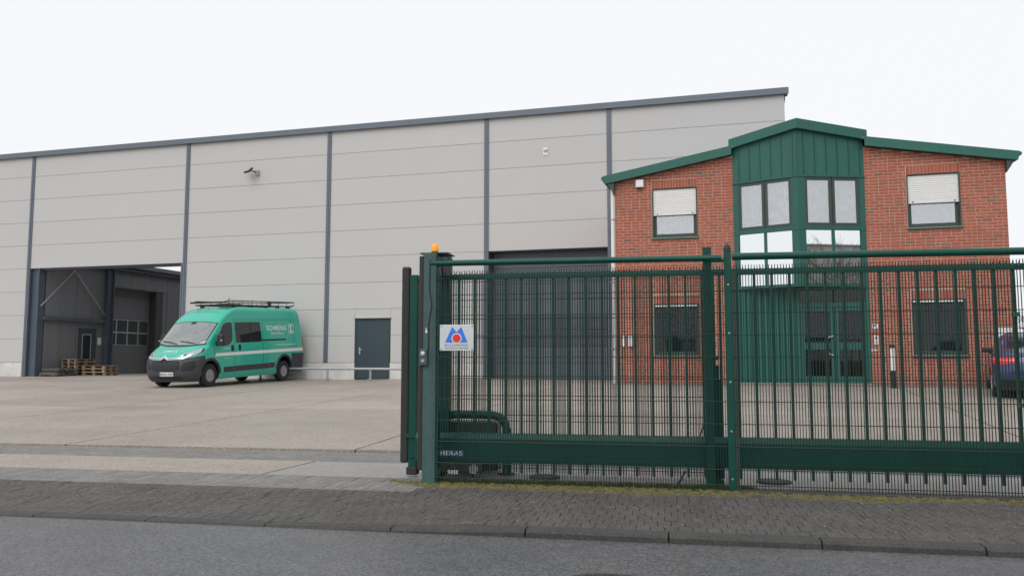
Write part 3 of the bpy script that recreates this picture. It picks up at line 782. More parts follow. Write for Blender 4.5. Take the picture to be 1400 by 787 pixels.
# main roof with green verge
def roof_plane(name, sgn):
    e = 5.30; zt = lambda s: roof_z(s) + .235
    x1 = OM + sgn * e; y0, y1 = -.17, OD
    vs = [(OM, y0, zt(OM)), (x1, y0, zt(x1)), (x1, y1, zt(x1)), (OM, y1, zt(OM)), (OM, y0, zt(OM) - .05), (x1, y0, zt(x1) - .05), (x1, y1, zt(x1) - .05), (OM, y1, zt(OM) - .05)]
    MB().add(vs, [(0, 1, 2, 3), (4, 7, 6, 5), (0, 4, 5, 1), (1, 5, 6, 2), (2, 6, 7, 3), (3, 7, 4, 0)]).build(name, TRIM, off)
    a = BL - .02 if sgn < 0 else BR + .02
    # verge fascia
    MB().prism([(a, zt(a) + .012), (x1, zt(x1) + .012), (x1 - sgn * .04, zt(x1) - .215), (a, zt(a) - .235)], -.20, -.171).build("verge", GREEN, off)
    MB().prism([(a, zt(a) - .195), (x1 - sgn * .06, zt(x1) - .195), (x1 - sgn * .06, zt(x1) - .215), (a, zt(a) - .215)], -.171, .05).build("verge_soffit", FRAME_D, off)
    # eave soffit wedge and gutter
    xe = OR if sgn > 0 else OL
    MB().prism([(xe, zt(x1) - .50), (xe, zt(x1) - .10), (x1 - sgn * .05, zt(x1) - .12)], -.15, OD - .05).build("eave_soffit", FRAME_D, off)
    MB().tube([(x1, -.19, zt(x1) - .05), (x1, OD, zt(x1) - .05)], .055, 10).build("gutter", GREEN_F, off)
roof_plane("roof_left", -1); roof_plane("roof_right", 1)
for o in list(off.children):
    if o.name.startswith("roof_"): o.name = "roof_slope"
# ---- pointed bay
bay = MB()
def bpt(t, out=0.0):
    """t 0..1 left face, 1..2 right face; out = distance proud of the face"""
    if t <= 1: a = Vector((BL, 0)); b = Vector((BA, -BP)); k = t
    else: a = Vector((BA, -BP)); b = Vector((BR, 0)); k = t - 1
    d = (b - a).normalized(); n = Vector((d.y, -d.x)); q = a + (b - a) * k + n * out
    return q
def bay_slab(mb, t0, t1, z0, z1, o0, o1):
    p = [bpt(t0, o1), bpt(t1, o1), bpt(t1, o0), bpt(t0, o0)]
    mb.add([(q.x, q.y, z0) for q in p] + [(q.x, q.y, z1) for q in p], [(0, 1, 2, 3), (4, 7, 6, 5), (0, 4, 5, 1), (1, 5, 6, 2), (2, 6, 7, 3), (3, 7, 4, 0)])
    return mb
ZB0, ZB1, ZB2 = 3.12, 4.66, 6.06
def btop(t): return 7.05 + (7.34 - 7.05) * (t if t <= 1 else 2 - t)
back = MB()
pts = [(BL, .0), (BA, -BP + .12), (BR, .0), (BR, .3), (BL, .3)]
n5 = 5
back.add([(x, y, ZB0 + .02) for x, y in pts] + [(x, y, ZB0 + .06) for x, y in pts], [tuple(range(5)), tuple(range(9, 4, -1))] + [(i, (i + 1) % 5, (i + 1) % 5 + 5, i + 5) for i in range(5)])
bay_root = back.build("bay", GREEN_F, off)
for f, tr in ((0, (0, 1)), (1, (1, 2))):
    # standing seam cladding: five trays a face, seams proud
    nt5 = 5; e0, e1 = (.10, .93) if f == 0 else (.10, .95)
    ts = [tr[0] + e0 + (e1 - e0) * i / nt5 for i in range(nt5 + 1)]
    al = [tr[0]] + ts + [tr[1]]
    for i in range(len(al) - 1):
        a, b = al[i], al[i + 1]; m = MB()
        p = [bpt(a + .003, 0.0), bpt(b - .003, 0.0), bpt(b - .003, -.05), bpt(a + .003, -.05)]
        m.add([(q.x, q.y, ZB2 + .03) for q in p] + [(p[0].x, p[0].y, btop(a)), (p[1].x, p[1].y, btop(b)), (p[2].x, p[2].y, btop(b)), (p[3].x, p[3].y, btop(a))], [(0, 1, 2, 3), (4, 7, 6, 5), (0, 4, 5, 1), (1, 5, 6, 2), (2, 6, 7, 3), (3, 7, 4, 0)])
        m.build("cladding_tray", GREEN, bay_root)
        if 0 < i: bay_slab(MB(), a - .006, a + .006, ZB2 + .03, btop(a) - .01, -.01, .026).build("standing_seam", GREEN_F, bay_root)
    bay_slab(MB(), tr[0], tr[1], ZB2 - .03, ZB2 + .026, -.04, .035).build("drip_sill", GREEN_F, bay_root)
    bay_slab(MB(), tr[0], tr[1], ZB1 - .04, ZB1 + .07, -.05, .022).build("transom", GREEN_F, bay_root)
    bay_slab(MB(), tr[0], tr[1], ZB0, ZB0 + .07, -.06, .018).build("bottom_rail", GREEN_F, bay_root)
    # posts at both ends and mid mullion
    ends = (tr[0], tr[0] + .085) if f == 0 else (tr[0], tr[0] + .10)
    ende = (tr[1] - .10, tr[1]) if f == 0 else (tr[1] - .085, tr[1])
    for (a, b) in (ends, ende): bay_slab(MB(), a, b, ZB0 + .07, ZB2 - .03, -.05, .012).build("corner_post", GREEN_F, bay_root)
    w0, w1 = ends[1], ende[0]; mid = (w0 + w1) / 2
    for (a, b) in ((w0, mid - .004), (mid + .004, w1)):
        # casement: dark frame, glass, curtain behind
        z0, z1 = ZB1 + .075, ZB2 - .035; tw = .040; zz_ = .075
        m = MB(); bay_slab(m, a, b, z0, z0 + zz_, -.05, .004); bay_slab(m, a, b, z1 - zz_, z1, -.05, .004); bay_slab(m, a, a + tw, z0 + zz_, z1 - zz_, -.05, .003); bay_slab(m, b - tw, b, z0 + zz_, z1 - zz_, -.05, .003)
        cs = m.build("casement", FRAME_D, bay_root)
        o = bay_slab(MB(), a + tw, b - tw, z0 + zz_, z1 - zz_, -.03, -.022).build("bay_pane", G_WIN, bay_root)
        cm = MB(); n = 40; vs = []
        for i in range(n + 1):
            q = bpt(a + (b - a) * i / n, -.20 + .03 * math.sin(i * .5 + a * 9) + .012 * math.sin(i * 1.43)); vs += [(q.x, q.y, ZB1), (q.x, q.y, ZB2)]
        cm.add(vs, [(2 * i, 2 * i + 2, 2 * i + 3, 2 * i + 1) for i in range(n)]); cm.build("curtain", CURT_SWIRL, bay_root, smooth=True)
        # mirrored parapet pane
        bay_slab(MB(), a + .008, b - .008, ZB0 + .08, ZB1 - .05, -.03, -.012).build("mirror_pane", MIRR, bay_root)
    bay_slab(MB(), mid - .022, mid + .022, ZB0 + .07, ZB1 - .04, -.03, .010).build("mullion", GREEN_F, bay_root)
q = [bpt(0, -.04), bpt(1, -.08), bpt(2, -.04)]
B("bay_room_back", INT, bay_root, BL + .05, BR - .05, .9, .92, ZB0, ZB2)
# bay roof fascia
for tr in ((0, 1), (1, 2)):
    m = MB(); a, b = tr; o_, i_ = .13, -.06
    def cc(t, o):
        if t == 1: return Vector((BA, -BP - o * 1.06))
        return bpt(t, o) + Vector((-.05 if t == 0 else .05, 0))
    P4 = [cc(a, o_), cc(b, o_), cc(b, i_), cc(a, i_)]; TT = [a, b, b, a]
    m.add([(P4[i].x, P4[i].y, btop(TT[i]) - .02) for i in range(4)] + [(P4[i].x, P4[i].y, btop(TT[i]) + .24) for i in range(4)], [(0, 1, 2, 3), (4, 7, 6, 5), (0, 4, 5, 1), (1, 5, 6, 2), (2, 6, 7, 3), (3, 7, 4, 0)])
    m.build("bay_fascia", GREEN, bay_root)
MB().add([(BL - .05, -.02, 7.28), (BA, -BP, 7.57), (BR + .05, -.02, 7.28), (BA, 2.0, 7.50), (BL - .05, .3, 7.1), (BR + .05, .3, 7.1)], [(0, 1, 3), (1, 2, 3), (0, 3, 4), (2, 5, 3)]).build("bay_roof", TRIM, bay_root)
# ground floor below the bay: ribbed cladding and glazed entrance doors
x = BL
while x < 1.36:
    MB().prism([(x, .04), (x + .02, .0), (x + .10, .0), (x + .12, .04), (x + .14, .04), (x + .14, .07), (x, .07)], ZG, ZB0 + .03, 'z').build("ribbed_panel", GREEN, off); x += .142
ent = MB().box(1.38, 1.46, -.02, .08, ZG + .02, ZB0).box(3.10, 3.18, -.02, .08, ZG + .02, ZB0).box(1.46, 3.10, -.02, .08, ZB0 - .06, ZB0 + .02).box(1.46, 3.10, -.019, .08, 2.60, 2.72).build("entrance_frame", GREEN_F, off)
for (a, b, hs_) in ((1.47, 2.30, 1), (2.32, 3.09, 0)):
    m = MB().box(a, a + .09, .0, .06, ZG + .03, 2.59).box(b - .09, b, .0, .06, ZG + .03, 2.59).box(a + .09, b - .09, .0, .06, 2.50, 2.59).box(a + .09, b - .09, .0, .06, ZG + .03, .78).box(a + .09, b - .09, .001, .06, 1.48, 1.66)
    dl = m.build("entrance_door", GREEN_F, off)
    B("pane", G_LOW, dl, a + .09, b - .09, .03, .038, .78, 1.48); B("pane", G_LOW, dl, a + .09, b - .09, .03, .038, 1.66, 2.50)
    if hs_: MB().tube([(b - .03, .0, 1.83), (b - .05, -.06, 1.83), (b - .15, -.09, 1.80), (b - .17, -.09, 1.74), (b - .17, -.09, 1.42), (b - .15, -.09, 1.36), (b - .05, -.06, 1.33), (b - .03, .0, 1.33)], .016, 8).build("pull_handle", ALU, dl, smooth=True)
    B("fanlight", G_LOW, ent, a, b, .03, .038, 2.72, ZB0 - .06)
B("entrance_step", STEPM, off, BL - .1, BR + .1, -.62, -.055, ZG - .3, ZG + .055); B("threshold", ALU, off, BL, BR, -.054, -.021, ZG + .02, ZG + .062)
B("hall_back_wall", INT, off, BL, BR, 1.9, 1.95, ZG, ZB0); B("hall_floor", INT, off, BL, BR, .1, 1.9, ZG - .05, ZG + .0); B("ceiling", INT, off, BL, BR, .1, 1.9, ZB0 + .07, ZB0 + .10)
B("inner_door", pm("inner_door_wood", (.2, .16, .11), .6, var=.2, scale=2), off, 2.85, 2.95, .5, 1.8, .75, 1.9)
B("roof_deck_left", INT, off, OL + .3, BL, .3, OD - .3, 3.3, 3.35); B("roof_deck_right", INT, off, BR, OR - .3, .3, OD - .3, 3.3, 3.35)
for o in list(off.children):
    if o.name.startswith("roof_deck"): o.name = "floor_slab"
def off_at(s, y, z): p = hpt(s, D_OFF + y); return (p.x, p.y, z)
t = thing("wall_lamp", "small white box lamp on brick wall under the left verge", "lamp", off_at(-2.76, -.011, 6.20), TH_H)
B("housing", WHITE, t, -.11, .11, -.12, 0, -.11, .11, bev=.015); B("diffuser", SHUT, t, -.085, .085, -.125, -.119, -.085, .085); B("base", BLACKP, t, -.08, .08, -.10, -.005, -.125, -.112)
t = thing("intercom", "white intercom plate beside the green entrance door", "intercom", off_at(3.31, -.011, 1.72), TH_H)
B("plate", WHITE, t, -.055, .055, -.025, 0, -.12, .12, bev=.005); B("button_row", ALU, t, -.035, .035, -.03, -.024, -.08, -.02); B("speaker_grille", INKG, t, -.03, .03, -.029, -.024, .02, .09)
t = thing("house_number_plate", "small blue and white plate above the intercom", "plate", off_at(3.30, -.011, 2.08), TH_H)
B("plate", WHITE, t, -.07, .07, -.012, 0, -.06, .06); B("blue_field", SBLUE, t, -.055, .03, -.016, -.011, -.01, .045)
t = thing("bell_plate", "narrow pale bell plate under the intercom", "plate", off_at(3.27, -.011, 1.46), TH_H)
B("plate", ALU, t, -.08, .08, -.012, 0, -.03, .03); B("button", WHITE, t, -.02, .02, -.018, -.011, -.015, .015)
for (s, lb) in ((-3.28, "narrow white box on the brick wall beside the downpipe"), (-3.07, "wider grey white letterbox on the brick wall near downpipe")):
    wd = .04 if s < -3.2 else .075
    t = thing("letterbox", lb, "letterbox", off_at(s, -.012, 1.74), TH_H); B("body", WHITE if wd < .05 else ALU, t, -wd, wd, -.10, 0, -.16, .16, bev=.006); B("flap", ALU, t, -wd + .01, wd - .01, -.106, -.099, .06, .11)
t = thing("downpipe", "white downpipe running down the left corner of the brick office", "downpipe", off_at(OL - .07, -.01, 0), TH_H)
MB().tube([(0, 0, ZG - .05), (0, 0, 6.15)], .05, 10).build("pipe", WHITE, t, smooth=True)
for z in (1.5, 3.4, 5.2): B("clamp", GALV, t, -.06, .07, -.06, .06, z, z + .04)
t = thing("sign_board", "white panel on the brick wall above the blue car", "sign", off_at(6.30, -.012, 1.80), TH_H)
B("board", WHITE, t, -.16, .16, -.02, 0, -.20, .20); B("frame", ALU, t, -.17, .17, -.015, -.001, .2, .215)
pb = hpt(3.53, 22.2); zb = ground_z(pb.x, pb.y)
t = thing("bollard_light", "black bollard light with white tube before the brick wall", "bollard", (pb.x, pb.y, zb), 0)
MB().lathe([(.062, -.1), (.062, .42), (.058, .42)], (0, 0, 0), n=18).build("post", BLACKP, t, smooth=True)
MB().lathe([(.05, .42), (.05, .98)], (0, 0, 0), n=18).build("light_tube", WHITE, t, smooth=True)
MB().lathe([(.064, .98), (.064, 1.05), (.05, 1.07)], (0, 0, 0), n=18).build("cap", BLACKP, t, smooth=True)

# ================================================================== FENCE AND SLIDING GATE (frame: u along the road, y behind the fence)
FO = (*fpt(0, V_FENCE), 0)
fence = thing("mesh_fence", "green welded mesh fence with round top rail before the office", "fence", FO, TH_F)
U0, U1 = -2.27, 4.72
MB().tube([(-2.33, 0, 2.165), (.50, 0, 2.155)], .030, 12).build("top_rail", GATE, fence, smooth=True)
MB().tube([(.60, 0, 2.165), (U1, 0, 2.15)], .034, 12).build("top_rail", GATE, fence, smooth=True)
MB().tube([(.40, 0, 2.135), (.53, 0, 2.135)], .022, 8).build("rail_sleeve", GATE, fence)
def fence_post(x):
    po = MB().box(x - .033, x + .033, -.03, .03, -.2, 2.22).build("post", GATE, fence, bev=.006)
    MB().lathe([(.036, 0), (.036, .03), (.028, .055), (.012, .068)], (x, 0, 2.215), n=14).build("post_cap", BLACKP, po, smooth=True)
    MB().box(x + .034, x + .07, .0, .05, .02, 2.02).build("clamp_bar", FRAME_D, po)
    for z in (.12, .55, 1.0, 1.45, 1.9): MB().lathe([(.009, 0), (.009, -.008)], (x, -.031, z), 'y', 10).build("bolt", GALV, po)
fence_post(.555); fence_post(3.34)
hz = [2.045] + [1.846 - .2055 * k for k in range(9)] + [.06]
vw = MB().box(-.0034, .0034, -.003, .003, .02, 2.085).mesh("vertical_wire", WIRE)
x = U0
while x < U1:
    if abs(x - .555) > .036 and abs(x - 3.34) > .036:
        o = link("vertical_wire", vw, fence); o.location = (x + random.gauss(0, .0006), .0, random.gauss(0, .002))
    x += .0262
for z in hz:
    for (a, b) in ((U0 - .02, .52), (.59, 3.305), (3.375, U1)):
        for yy in (-.0055, .0055): MB().tube([(a, yy, z), (b, yy, z)], .0040, 6).build("horizontal_wire", WIRE, fence)
# a second mesh panel closes the gate's run on the yard side
fence2 = thing("mesh_fence", "second green mesh panel behind the gate between the guide posts", "fence", (*fpt(0, V_FENCE + .80), 0), TH_F)
x = -2.36
while x < .42:
    o = link("vertical_wire", vw, fence2); o.location = (x, 0, 0); x += .0262
for z in hz:
    MB().tube([(-2.42, 0, z + .004), (.44, 0, z + .004)], .0045, 6).build("horizontal_wire", WIRE, fence2)
MB().box(.42, .47, -.025, .025, -.1, 2.07).build("post", GATE, fence2)

# front portal post with rubber edge, key switch and amber lamp
pp = thing("gate_post", "weathered green steel post carrying the orange lamp, black rubber edge", "post", FO, TH_F)
MB().box(-2.40, -2.265, -.02, .10, -.3, 2.265).build("shaft", POST_W, pp, bev=.008)
B("post_side", GATE, pp, -2.264, -2.245, .0, .09, -.1, 2.23)
MB().box(-2.452, -2.402, .0, .08, .12, 2.245).build("rubber_edge", RUBBER, pp, bev=.012)
MB().box(-2.445, -2.16, -.005, .30, 2.266, 2.276).build("top_plate", POST_W, pp)
ks = MB().box(-2.425, -2.345, -.06, -.021, 1.15, 1.31).build("key_switch", POST_W, pp, bev=.006)
MB().lathe([(.022, 0), (.022, -.012), (.010, -.014)], (-2.385, -.06, 1.265), 'y', 16).build("lock_ring", ALU, ks)
MB().lathe([(.016, 0), (.016, -.008)], (-2.385, -.06, 1.195), 'y', 12).build("key_hole", GALV, ks)
MB().prism([(-2.375, 1.47), (-2.352, 1.47), (-2.365, 1.53)], -.023, -.021).build("arrow_sticker", WHITE, pp)
MB().tube([(-2.33, -.026, 2.2), (-2.335, -.026, 1.9), (-2.31, -.026, 1.75), (-2.34, -.026, 1.55), (-2.34, -.026, 1.3)], .005, 6).build("cable", BLACKP, pp)
for z in (.35, .75, 1.2, 1.7, 2.0): MB().box(-2.262, -2.20, -.012, .012, z, z + .012).build("mesh_clip", WIRE, pp)
wl = thing("warning_lamp", "orange flashing warning lamp on top of the gate post", "lamp", (*fpt(-2.30, V_FENCE + .04), 2.276), TH_F)
MB().lathe([(.035, 0), (.035, .012)], (0, 0, 0), n=16).build("base", BLACKP, wl)
MB().lathe([(.036, .012), (.040, .03), (.036, .075), (.026, .088), (.008, .092)], (0, 0, 0), n=18).build("lens", ORANGE, wl, smooth=True)
# rear portal posts
rp = thing("gate_post", "dark green rear guide post with slanted top behind the lamp post", "post", FO, TH_F)
MB().prism([(.62, -.3), (.74, -.3), (.74, 2.30), (.62, 2.36)], -2.43, -2.30, 'x').build("shaft", GATE, rp, bev=.006)
B("cross_arm", GATE, rp, -2.42, -2.31, .1, .62, 2.25, 2.29); B("guide_roller_box", BLACKP, rp, -2.44, -2.29, .30, .60, 2.10, 2.24)
sp = thing("gate_post", "square dark green guide post left of the round capped post", "post", FO, TH_F)
MB().box(.335, .415, .10, .20, -.3, 2.265).build("shaft", GATE, sp, bev=.005)
MB().box(.418, .50, .52, .62, -.3, 1.15).build("rear_shaft", GATE, sp, bev=.005); B("cap", GATE, sp, .333, .417, .098, .202, 2.266, 2.272)
B("bracket", GATE, sp, .416, .47, .14, .17, 1.20, 1.24); B("white_strip", WHITE, sp, .462, .470, .12, .13, 1.02, 1.22)
B("cross_plate", GATE, sp, .34, .50, .21, .62, .02, .05)

# sliding gate leaf, drawn back to the right, its front end past the post
gate = thing("sliding_gate", "dark green sliding gate of vertical bars drawn open behind the fence", "gate", (*fpt(0, 8.3), 0), TH_F)
GU0, GU1 = -2.67, 6.2
MB().box(-2.763, -2.674, -.04, .04, .14, 2.185).build("rubber_edge", RUBBER, gate, bev=.02)
MB().box(-2.673, -2.59, -.035, .035, .04, 2.097).build("end_post", GATE, gate, bev=.005)
MB().box(-2.69, -2.575, -.05, .05, .02, .10).build("end_shoe", RUBBER, gate, bev=.01)
B("end_stop", GATE, gate, -2.70, -2.585, -.055, .055, .40, .44); B("end_stop", GATE, gate, -2.66, -2.57, -.055, .055, .20, .225)
B("top_rail", GATE, gate, GU0 + .08, GU1, -.03, .03, 2.035, 2.078, bev=.004)
bm_ = MB().prism([(-.062, .165), (.062, .165), (.062, .405), (.028, .458), (-.028, .458), (-.062, .405)], GU0 + .08, GU1, "x").build("bottom_beam", GATE, gate, bev=.008)
MB().box(GU0 + .08, GU1, -.065, -.0605, .375, .383).box(GU0 + .08, GU1, -.065, -.0605, .205, .212).build("beam_groove", FRAME_D, bm_)
barm = MB().box(-.0125, .0125, -.0125, .0125, .06, 2.04).mesh("bar", GATE)
x = -2.155 - .160 * 2
while x < GU1:
    o = link("bar", barm, gate); o.location = (x, 0, 0); x += .1655
cr = MB(); x = GU0 + .1
vs = []; 
while x < 4.6:
    cr.prism([(x, 2.078), (x + .055, 2.078), (x + .0485, 2.094), (x + .03, 2.086), (x + .025, 2.086), (x + .0065, 2.094)], -.002, .002)
    cr.prism([(x + .0, 2.09), (x + .007, 2.094), (x + .0015, 2.118), (x - .0055, 2.094)], -.0021, .0021); x += .055
stuff(cr.build("spike_strip", GATE, gate))
pl_ = B("maker_plate", HBLUE, gate, -2.33, -2.075, -.068, -.0621, .222, .285)
fit_text("HERAS", -2.32, -2.085, .232, .276, lambda a, b: (a, -.0692, b), "lettering", WHITE, pl_, bold=.02, spacing=1.1)
for k, uu in enumerate((3.115, 3.125)):
    B("bracket", pm("clamp_green", (.02, .2, .12), .4), gate, uu, uu + .06, -.05, -.013, 1.60 - k * .83, 1.64 - k * .83)
# carriage, drive and guard hoop
cg = thing("roller_carriage", "black roller carriage under the gate beam by the lamp post", "carriage", (*fpt(-2.15, 8.3), 0), TH_F)
B("block", RUBBER, cg, -.18, .28, -.07, .07, .06, .155, bev=.01); B("foot", RUBBER, cg, .05, .16, -.06, .06, -.02, .07); B("side_plate", BLACKP, cg, -.24, -.16, -.07, .07, -.02, .20)
for x in (-.05, .18): MB().lathe([(.05, -.03), (.05, .03)], (x, -.04, .10), 'y', 16).build("roller", GALV, cg)
B("label", WHITE, cg, -.09, .02, -.078, -.071, .045, .085)
md = thing("gate_motor", "dark green motor box behind the gate inside the hoop", "motor", (*fpt(-2.05, 8.78), 0), TH_F)
MB().box(-.30, .24, -.12, .14, .0, .545).build("housing", FRAME_D, md, bev=.03); B("cover_seam", BLACKP, md, -.301, .241, -.125, -.119, .40, .408); B("base", GALV, md, -.32, .26, -.14, .16, -.02, .03)
hp = thing("guard_hoop", "green tubular guard hoop around the gate motor", "guard hoop", (*fpt(-2.05, 8.62), 0), TH_F)
pts = [(-.37, 0, -.05), (-.37, 0, .48), (-.35, 0, .56), (-.30, 0, .605), (-.22, 0, .62), (.18, 0, .62), (.27, 0, .60), (.33, 0, .545), (.35, 0, .46), (.35, 0, -.05)]
MB().tube(pts, .045, 12).build("hoop", GATE, hp, smooth=True); MB().lathe([(.09, 0), (.09, .015)], (.35, 0, 0), n=16).build("foot_plate", IRON, hp); MB().lathe([(.09, 0), (.09, .015)], (-.37, 0, 0), n=16).build("foot_plate", IRON, hp)
# sign on the mesh
sg_ = thing("metal_sign", "brushed metal trade sign with blue peaks and red disc", "sign", (*fpt(0, V_FENCE - .012), 0), TH_F)
bd = MB().box(-2.227, -1.882, -.004, 0, 1.293, 1.548).build("plate", SIGNM, sg_, bev=.002)
cx, y0 = -2.055, -.0055
MB().prism([(cx - .117, 1.372), (cx - .045, 1.527), (cx, 1.475), (cx + .047, 1.527), (cx + .112, 1.372)], -.006, -.0041).build("blue_peaks", SBLUE, sg_)
MB().lathe([(.053, -.0062), (.053, -.0072)], (cx + .001, 0, 1.414), 'y', 32).build("disc_ring", SIGNM, sg_)
MB().lathe([(.041, -.0073), (.041, -.0083)], (cx + .001, 0, 1.414), 'y', 32).build("red_disc", SRED, sg_)
fit_text("METALLHANDWERK", cx - .122, cx + .118, 1.338, 1.354, lambda a, b: (a, -.0062, b), "lettering", INKG, sg_, bold=.01)
fit_text("INNUNGSFACHBETRIEB", cx - .118, cx + .118, 1.311, 1.324, lambda a, b: (a, -.0062, b), "lettering", INKG, sg_, bold=.01)
for (a, b) in ((-2.212, 1.533), (-1.897, 1.533), (-2.212, 1.308), (-1.897, 1.308)): MB().lathe([(.006, -.004), (.006, -.008)], (a, 0, b), 'y', 10).build("screw", IRON, sg_)

# ================================================================== VAN
van = thing("van", "teal green high roof panel van with white lettering and roof rack", "van", (-10.85, 25.68, 0.335), R(90 - 20.1))
VS = (.965, .99, 1.01); VB = Vector((math.sin(R(20.1)), math.cos(R(20.1)))); VN = Vector((-10.85, 25.70))
_f, _r = VN + VB * .95 * .965, VN + VB * 4.985 * .965
_zf, _zr = ground_z(*_f), ground_z(*_r); VPIT = math.atan2(_zr - _zf, (_r - _f).length)
VLOC = (VN.x, VN.y, _zf - math.tan(VPIT) * .95 * .965 - .004); VROT = (0, -VPIT, R(90 - 20.1))
van.location = VLOC; van.rotation_euler = VROT; van.scale = VS
LV = 6.24
XF = [(.22, .10), (.30, .04), (.42, .0), (.70, .0), (.86, .03), (.98, .07), (1.04, .12), (1.13, .27), (1.22, .45), (1.30, .63), (1.34, .70), (2.04, 1.38), (2.12, 1.46), (2.24, 1.59), (2.36, 1.75), (2.46, 1.94), (2.53, 2.2), (2.56, 2.5)]
XR = [(.22, LV - .04), (1.2, LV), (1.5, LV - .01), (2.0, LV - .09), (2.3, LV - .16), (2.45, LV - .22), (2.53, LV - .30), (2.56, LV - .45)]
WW = [(.22, .94), (.32, .985), (.5, 1.01), (.9, 1.025), (1.2, 1.02), (1.35, 1.005), (1.7, .975), (2.05, .942), (2.28, .922), (2.40, .905), (2.48, .875), (2.53, .82), (2.56, .70)]
DF = [(.22, .60), (.9, .62), (1.05, .62), (1.3, .45), (1.4, .24), (2.04, .26), (2.3, .34), (2.56, .45)]
def nxz(z): return interp([(1.0, 2.4), (1.25, 2.7), (1.42, 3.6), (2.1, 3.6), (2.4, 2.6)], z)
def vside(x, z, off=0.0, sgn=-1):
    NX = nxz(z); w_, a, d = interp(WW, z), interp(XF, z), interp(DF, z); b = interp(XR, z)
    k = 1.0
    if x < a + d: q = max(0.0, min(1.0, (a + d - x) / d)); k = (1 - q ** NX) ** (1 / NX)
    if x > b - .12: q = max(0.0, min(1.0, (x - b + .12) / .12)); k = (1 - q ** 3) ** (1 / 3) * .08 + .92
    return (x, sgn * (w_ * k + off), z)
def vfront(y, z, off=0.0):
    NX = nxz(z); w_, a, d = interp(WW, z), interp(XF, z), interp(DF, z)
    q = min(.9995, abs(y) / w_)
    x = a + d * (1 - (1 - q ** NX) ** (1 / NX))
    # push outward along a rough normal
    e = .002; x2 = interp(XF, z + e) - interp(XF, z - e); nz = -x2 / (2 * e); nx = 1.0; ny = 0.0
    q2 = min(.999, q); slope = (q2 ** (NX - 1)) * (1 - q2 ** NX) ** (1 / NX - 1) * d / w_
    ny = slope * (1 if y > 0 else -1); l = math.sqrt(1 + ny * ny + nz * nz)
    return (x - off / l, y + off * ny / l, z - off * nz / l * (-1) * (-1) if False else z + off * (x2 / (2 * e)) / l)
def outline(z, n=16):
    NX = nxz(z); w_, a, d, b = interp(WW, z), interp(XF, z), interp(DF, z), interp(XR, z); pts = []
    for i in range(-n, n + 1):
        t = i / n * math.pi / 2; s_, c_ = abs(math.sin(t)) ** (2 / NX), abs(math.cos(t)) ** (2 / NX)
        pts.append((a + d * (1 - c_), w_ * s_ * (1 if t > 0 else -1)))
    side = []
    for k in range(1, 13): side.append(a + d + (b - .12 - a - d) * k / 12)
    r_ = [(b - .12 + .12 * math.sin(t), .92 + .08 * math.cos(t)) for t in (.4, .8, 1.2, math.pi / 2)]
    right = [(x, w_) for x in side] + [(x, w_ * k) for x, k in r_]
    left = [(x, -y) for x, y in right]
    return left[::-1] + pts + right
zs = [.22, .30, .36, .42, .5, .6, .7, .78, .86, .92, .98, 1.01, 1.04, 1.085, 1.13, 1.175, 1.22, 1.26, 1.30, 1.34, 1.42, 1.5, 1.6, 1.7, 1.8, 1.9, 2.0, 2.04, 2.08, 2.12, 2.18, 2.24, 2.30, 2.36, 2.41, 2.46, 2.50, 2.53, 2.55, 2.56]
body = MB(); n = len(outline(1.0)); vs = []
for z in zs: vs += [(x, y, z) for x, y in outline(z)]
fs = [(j * n + i, j * n + (i + 1) % n, (j + 1) * n + (i + 1) % n, (j + 1) * n + i) for j in range(len(zs) - 1) for i in range(n)]
c0 = len(vs); vs += [(LV / 2, 0, .22), (4.0, 0, 2.575)]
fs += [((i + 1) % n, i, c0) for i in range(n)] + [((len(zs) - 1) * n + i, (len(zs) - 1) * n + (i + 1) % n, c0 + 1) for i in range(n)]
body.add(vs, fs)
bobj = body.build("body", TEAL, van, smooth=True)
def cut(obj, cutter_mb, mat):
    cme = cutter_mb.mesh("cutter", mat); co = link("cutter", cme)
    co.matrix_world = obj.matrix_world.copy() if False else Matrix.Identity(4)
    par = obj.parent; obj.parent = None; obj.matrix_world = Matrix.Identity(4)
    md_ = obj.modifiers.new("cut", 'BOOLEAN'); md_.operation = 'DIFFERENCE'; md_.object = co; md_.solver = 'EXACT'
    try: md_.material_mode = 'TRANSFER'
    except Exception: pass
    dg = bpy.context.evaluated_depsgraph_get(); dg.update()
    me = bpy.data.meshes.new_from_object(obj.evaluated_get(dg)); obj.modifiers.clear()
    old = obj.data; obj.data = me; obj.parent = par; obj.matrix_local = Matrix.Identity(4)
    bpy.data.objects.remove(co)
AX = (.95, 4.985); WR = .365
ct = MB()
for x in AX: ct.lathe([(.445, -.42), (.445, .42)], (x, -1.0, .40), 'y', 36); ct.lathe([(.445, -.42), (.445, .42)], (x, 1.0, .40), 'y', 36)
cut(bobj, ct, BLACKP)
def sfn(sgn): return lambda a, b, o: vside(a, b, o, sgn)
ffn = lambda a, b, o: vfront(a, b, o)
